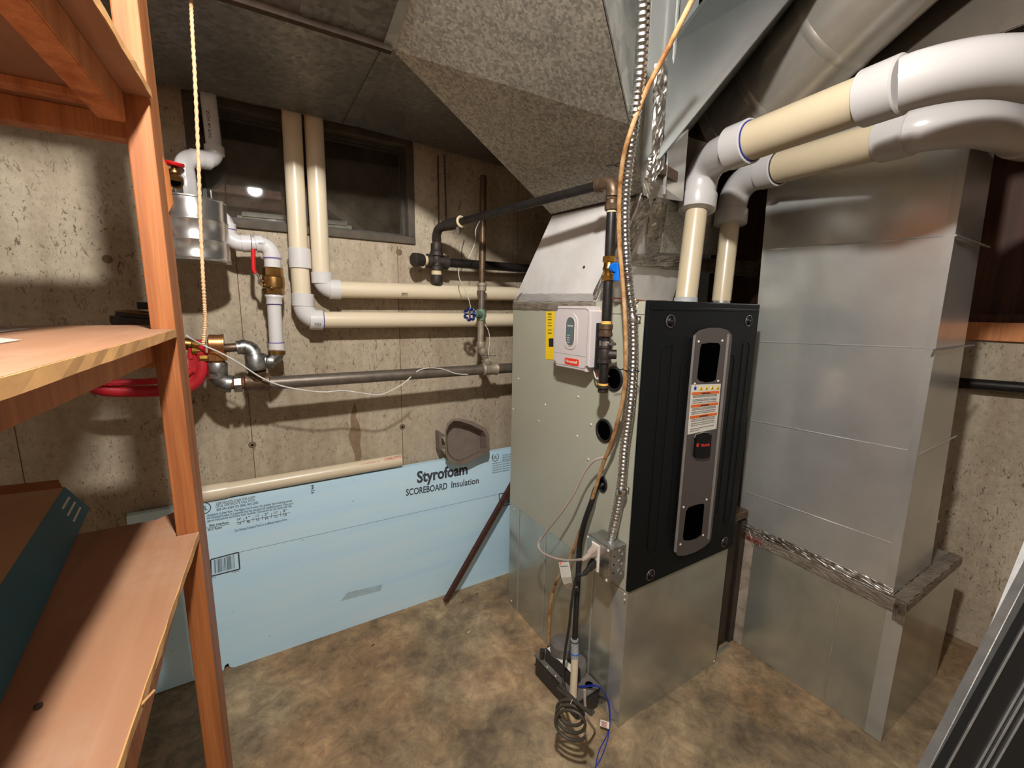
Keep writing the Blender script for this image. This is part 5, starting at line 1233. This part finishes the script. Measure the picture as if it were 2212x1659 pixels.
for k in range(4): prism('print_line', [on(1299, 1557+k*3.2, 2, .0305-k*.0025), on(1311, 1561+k*3.2, 2, .0305-k*.0025), on(1311, 1562+k*3.2, 2, .0305-k*.0025), on(1299, 1558+k*3.2, 2, .0305-k*.0025)], (0, -.001, .001), 'ink_red', fl)

# ------------------------------------------------------------------ controller on furnace side
ct = thing('zone_controller', 'white plastic controller box with a small screen on the furnace side', 'controller', (FX-.03, 1.1, 1.17))
XF = FX-.052
def cf(px, py, x=XF): return on(px, py, 0, x)
ya, yb = cf(1196, 700).y, cf(1276, 700).y; zt_, zb_ = cf(1235, 661).z, cf(1235, 798).z
bm_ = bm_box((XF, yb, zb_), (FX-.002, ya, zt_))
edges = [e for e in bm_.edges if abs(e.verts[0].co.x-e.verts[1].co.x) > .01]
bmesh.ops.bevel(bm_, geom=edges, offset=.016, segments=5, affect='EDGES')
front = [e for e in bm_.edges if all(abs(v.co.x-XF) < 1e-5 for v in e.verts)]
bmesh.ops.bevel(bm_, geom=front, offset=.004, segments=2, affect='EDGES')
cbod = obj('housing', bm_, 'controller_grey', ct, smooth=True)
def rrect(y0, y1, z0, z1, r, x, n=5):
    P = []
    for cy_, cz_, a0 in ((y1-r, z1-r, 0), (y0+r, z1-r, PI/2), (y0+r, z0+r, PI), (y1-r, z0+r, 1.5*PI)):
        for i in range(n+1):
            a = a0+PI/2*i/n; P.append(V((x, cy_+r*math.cos(a), cz_+r*math.sin(a))))
    return P
Hc = zt_-zb_; Wc = ya-yb; zl = zb_+Hc*.235
obj('groove_rim', bm_tube(rrect(yb+.012, ya-.008, zb_+.010, zt_-.008, .012, XF-.0002), .0009, 6, closed=True), plain('ctl_shadow', srgb(150, 142, 142), .5), ct, smooth=True)
ym = yb+Wc*.50; sc_w, sc_h = Wc*.22, Hc*.46; zm = zb_+Hc*.60
obj('screen_bezel', bm_prism(rrect(ym-sc_w*.85, ym+sc_w*.85, zm-sc_h*.62, zm+sc_h*.62, sc_w*.8, XF), (-.0022, 0, 0)), 'controller_grey', ct)
scn = obj('screen', bm_prism(rrect(ym-sc_w*.52, ym+sc_w*.52, zm-sc_h*.48, zm+sc_h*.48, sc_w*.5, XF-.0022), (-.0012, 0, 0)), 'screen_grey', ct)
obj('screen_rim', bm_tube(rrect(ym-sc_w*.55, ym+sc_w*.55, zm-sc_h*.5, zm+sc_h*.5, sc_w*.53, XF-.0028), .0009, 6, closed=True), 'outlet_white', ct, smooth=True)
XT = XF-.0034
text('TRUEZONE', V((XT, ym+sc_w*.36, zm+sc_h*.17)), V((XT, ym-sc_w*.36, zm+sc_h*.17)), .0045, (0, 0, 1), 'outlet_white', scn, .01)
for k in range(4): box('status_line', (XT-.0005, ym+sc_w*(.02), zm-sc_h*(.14+k*.08)), (XT, ym+sc_w*.34, zm-sc_h*(.12+k*.08)), 'led_green' if k == 0 else 'outlet_white', scn)
box('cover_seam', (XF-.0004, yb+.012, zl-.0006), (XF+.001, ya-.008, zl+.0006), 'ctl_shadow', ct)
ym2 = yb+Wc*.44
lg = obj('logo_plate', bm_prism(rrect(ym2-Wc*.19, ym2+Wc*.19, zb_+Hc*.07, zb_+Hc*.175, Hc*.03, XF), (-.0014, 0, 0)), 'badge_red', ct)
text('Honeywell', V((XF-.0014, ym2+Wc*.15, zb_+Hc*.105)), V((XF-.0014, ym2-Wc*.15, zb_+Hc*.105)), .0085, (0, 0, 1), 'outlet_white', lg, .02)
tube('wire', spline([V((FX-.02, yb+.005, zb_+.002)), V((FX-.02, yb-.02, zb_-.015)), fs(1318, 820)+V((-.008, 0, 0))], 6), .0028, 'copper', ct, 8)
tube('wire', spline([V((FX-.02, yb+.012, zb_+.002)), V((FX-.022, yb-.008, zb_-.02)), fs(1320, 812)+V((-.006, 0, 0))], 6), .0022, 'wire_white', ct, 8)
box('terminal_block', (FX-.03, yb-.006, zb_+Hc*.05), (FX-.002, yb, zb_+Hc*.75), 'rubber_black', ct)

# ------------------------------------------------------------------ wires, rope, chains
t_ = thing('white_wire', 'thin white wire drooping below the pipes along the back wall', 'wire', wg(760, 845, 1.56))
tube('wire', spline([wg(x, y, 1.555) for x, y in ((402, 724), (412, 731), (440, 746), (480, 764), (520, 787), (560, 813), (600, 831), (650, 842), (700, 847), (740, 844), (780, 849), (820, 853), (850, 841), (872, 828), (888, 814))], 6), .0024, 'wire_white', t_, 8)
tube('wire_loop', spline([wg(x, y, 1.595) for x, y in ((888, 812), (905, 800), (925, 795), (955, 797), (985, 807), (1010, 809))], 6), .0022, 'wire_white', t_, 8)
t_ = thing('grey_wire', 'thin grey wire strung from the gas pipe down the riser near the furnace', 'wire', wg(1012, 660, 1.6))
tube('wire', spline([wg(x, y, 1.6) for x, y in ((1039, 474), (1028, 495), (1026, 525), (1012, 558))], 5), .0014, 'wire_white', t_, 6)
tube('wire', spline([wg(x, y, 1.6) for x, y in ((991, 578), (992, 600), (1004, 625), (1012, 645), (1017, 665))], 5), .0016, 'wire_white', t_, 6)
tube('wire', spline([wg(x, y, 1.6) for x, y in ((1047, 700), (1055, 715), (1058, 735), (1055, 765), (1059, 780))], 5), .0016, 'wire_white', t_, 6)
tube('zip_tie', [wg(1040, 768, 1.6), wg(1072, 769, 1.58)], .0012, 'rubber_black', t_, 6)
tube('zip_tie', spline([wg(1003, 518, 1.66), wg(997, 545, 1.66), wg(999, 560, 1.67)], 4), .0016, 'rubber_black', t_, 6)
t_ = tube('twine', spline([at(412, -30, .86), at(414, 40, .86), at(421, 170, .86), at(428, 330, .87), at(433, 480, .88), at(438, 590, .88), at(442, 660, .89), at(443, 700, .89), at(439, 745, .89)], 30), [(.0033+.0007*math.sin(i*1.9)) for i in range(241)], 'twine', None, 8)
tag(t_, 'frayed tan twine hanging down beside the wooden post', 'rope')
for k, px in enumerate((947, 961)):
    b = bmesh.new(); top_, bot = wx(px-1, 335, 1.74), wx(px+(3 if k else 1), 484 if k == 0 else 478, 1.72)
    n = 34
    for i in range(n):
        c = top_.lerp(bot, (i+.5)/n); ln = (bot-top_).length/n*.75; dd = V((.0032, 0, 0)) if i % 2 else V((0, .0032, 0))
        bm_tube([c+dd*math.cos(a)+V((0, 0, ln*math.sin(a))) for a in [2*PI*j/8 for j in range(8)]], .0011, 5, closed=True, bm=b)
    tag(obj('hanging_chain', b, 'iron_black', None, smooth=True), ('fine dark chain hanging nearest the window above the gas cross' if k == 0 else 'second fine dark chain from the window, hanging beside the first'), 'chain', 'fine chains hanging right of the window')
c0, c1 = wx(1040, 560, 1.7), 0
# small cobweb-ish debris on floor & trims
for k, (px, py) in enumerate(((1030, 1283), (1012, 1366), (805, 1394), (1000, 1300))):
    c = on(px, py, 2, .003); tag(obj('floor_debris', bm_lathe(c-V((.006, .002, 0)), c+V((.008, .004, 0)), [(0, .0012), (.5, .003), (1, .0012)], 6), ('rust' if k != 1 else 'label_white')), ('small rusty flake on the floor near the foot of the angle bar', 'tiny white chip on the floor in front of the furnace base', 'small dark crumb on the floor in front of the blue board', 'rusty crumb on the floor just right of the angle bar foot')[k], 'debris')

# ------------------------------------------------------------------ leaning stack at the lower right
def lean(name, label, L0, L1, R0, R1, d0, d1, mat, th, parts=None, cat='panel'):
    """board seen between two lines: (L0,L1) left line bottom/top, (R0,R1) right line"""
    a, b_, c, d = at(*L0, d0), at(*R0, d0), at(*R1, d1), at(*L1, d1)
    up_ = (d-a); k0 = -max(0, min((a.z-.004)/(up_.z), (b_.z-.004)/up_.z))
    a2, b2 = a+up_*k0, b_+(c-b_)*k0*1.0
    zmin = min(a2.z, b2.z); a2.z = b2.z = max(.002, zmin)
    c2, d2 = c+(c-b_)*.35, d+(d-a)*.35
    nn = (b2-a2).cross(d2-a2).normalized()
    if nn.dot(a2-V((0, 0, H))) < 0: nn = -nn
    t_ = thing(name, label, cat, (a2+b2)/2)
    return t_, prism('board', [a2, b2, c2, d2], nn*th, mat, t_, .001), (a2, b2, c2, d2, nn)
D0, D1 = .74, .78
lean('white_strip', 'long white plastic strip leaning at the back of the stack at the lower right edge', (2070, 1560), (2210, 1208), (2085, 1560), (2229, 1208), .86, .92, 'white_metal', .012, cat='strip')
lean('metal_frame', 'scuffed aluminium framed panel leaning next to the white strip at the lower right', (2008, 1659), (2212, 1262), (2040, 1659), (2237, 1262), .80, .86, 'aluminium', .02)
t_, bo_, (a2, b2, c2, d2, nn) = lean('door_track', 'black panel with three thin silver lines at the lower right corner', (2036, 1659), (2212, 1340), (2230, 1659), (2420, 1340), .76, .80, 'rubber_black', .015)
for s in (.03, .36, .44, .55):
    p, q = a2.lerp(b2, s), d2.lerp(c2, s); w_ = (b2-a2)*.02
    prism('silver_line', [p, p+w_, q+w_, q], -nn*.0025, 'aluminium', t_)
prism('white_edge', [a2.lerp(b2, .80), b2, b2.lerp(c2, .52), a2.lerp(d2, .38).lerp(b2.lerp(c2, .38), .95)], -nn*.006, 'white_metal', t_)

bpy.context.view_layer.update()
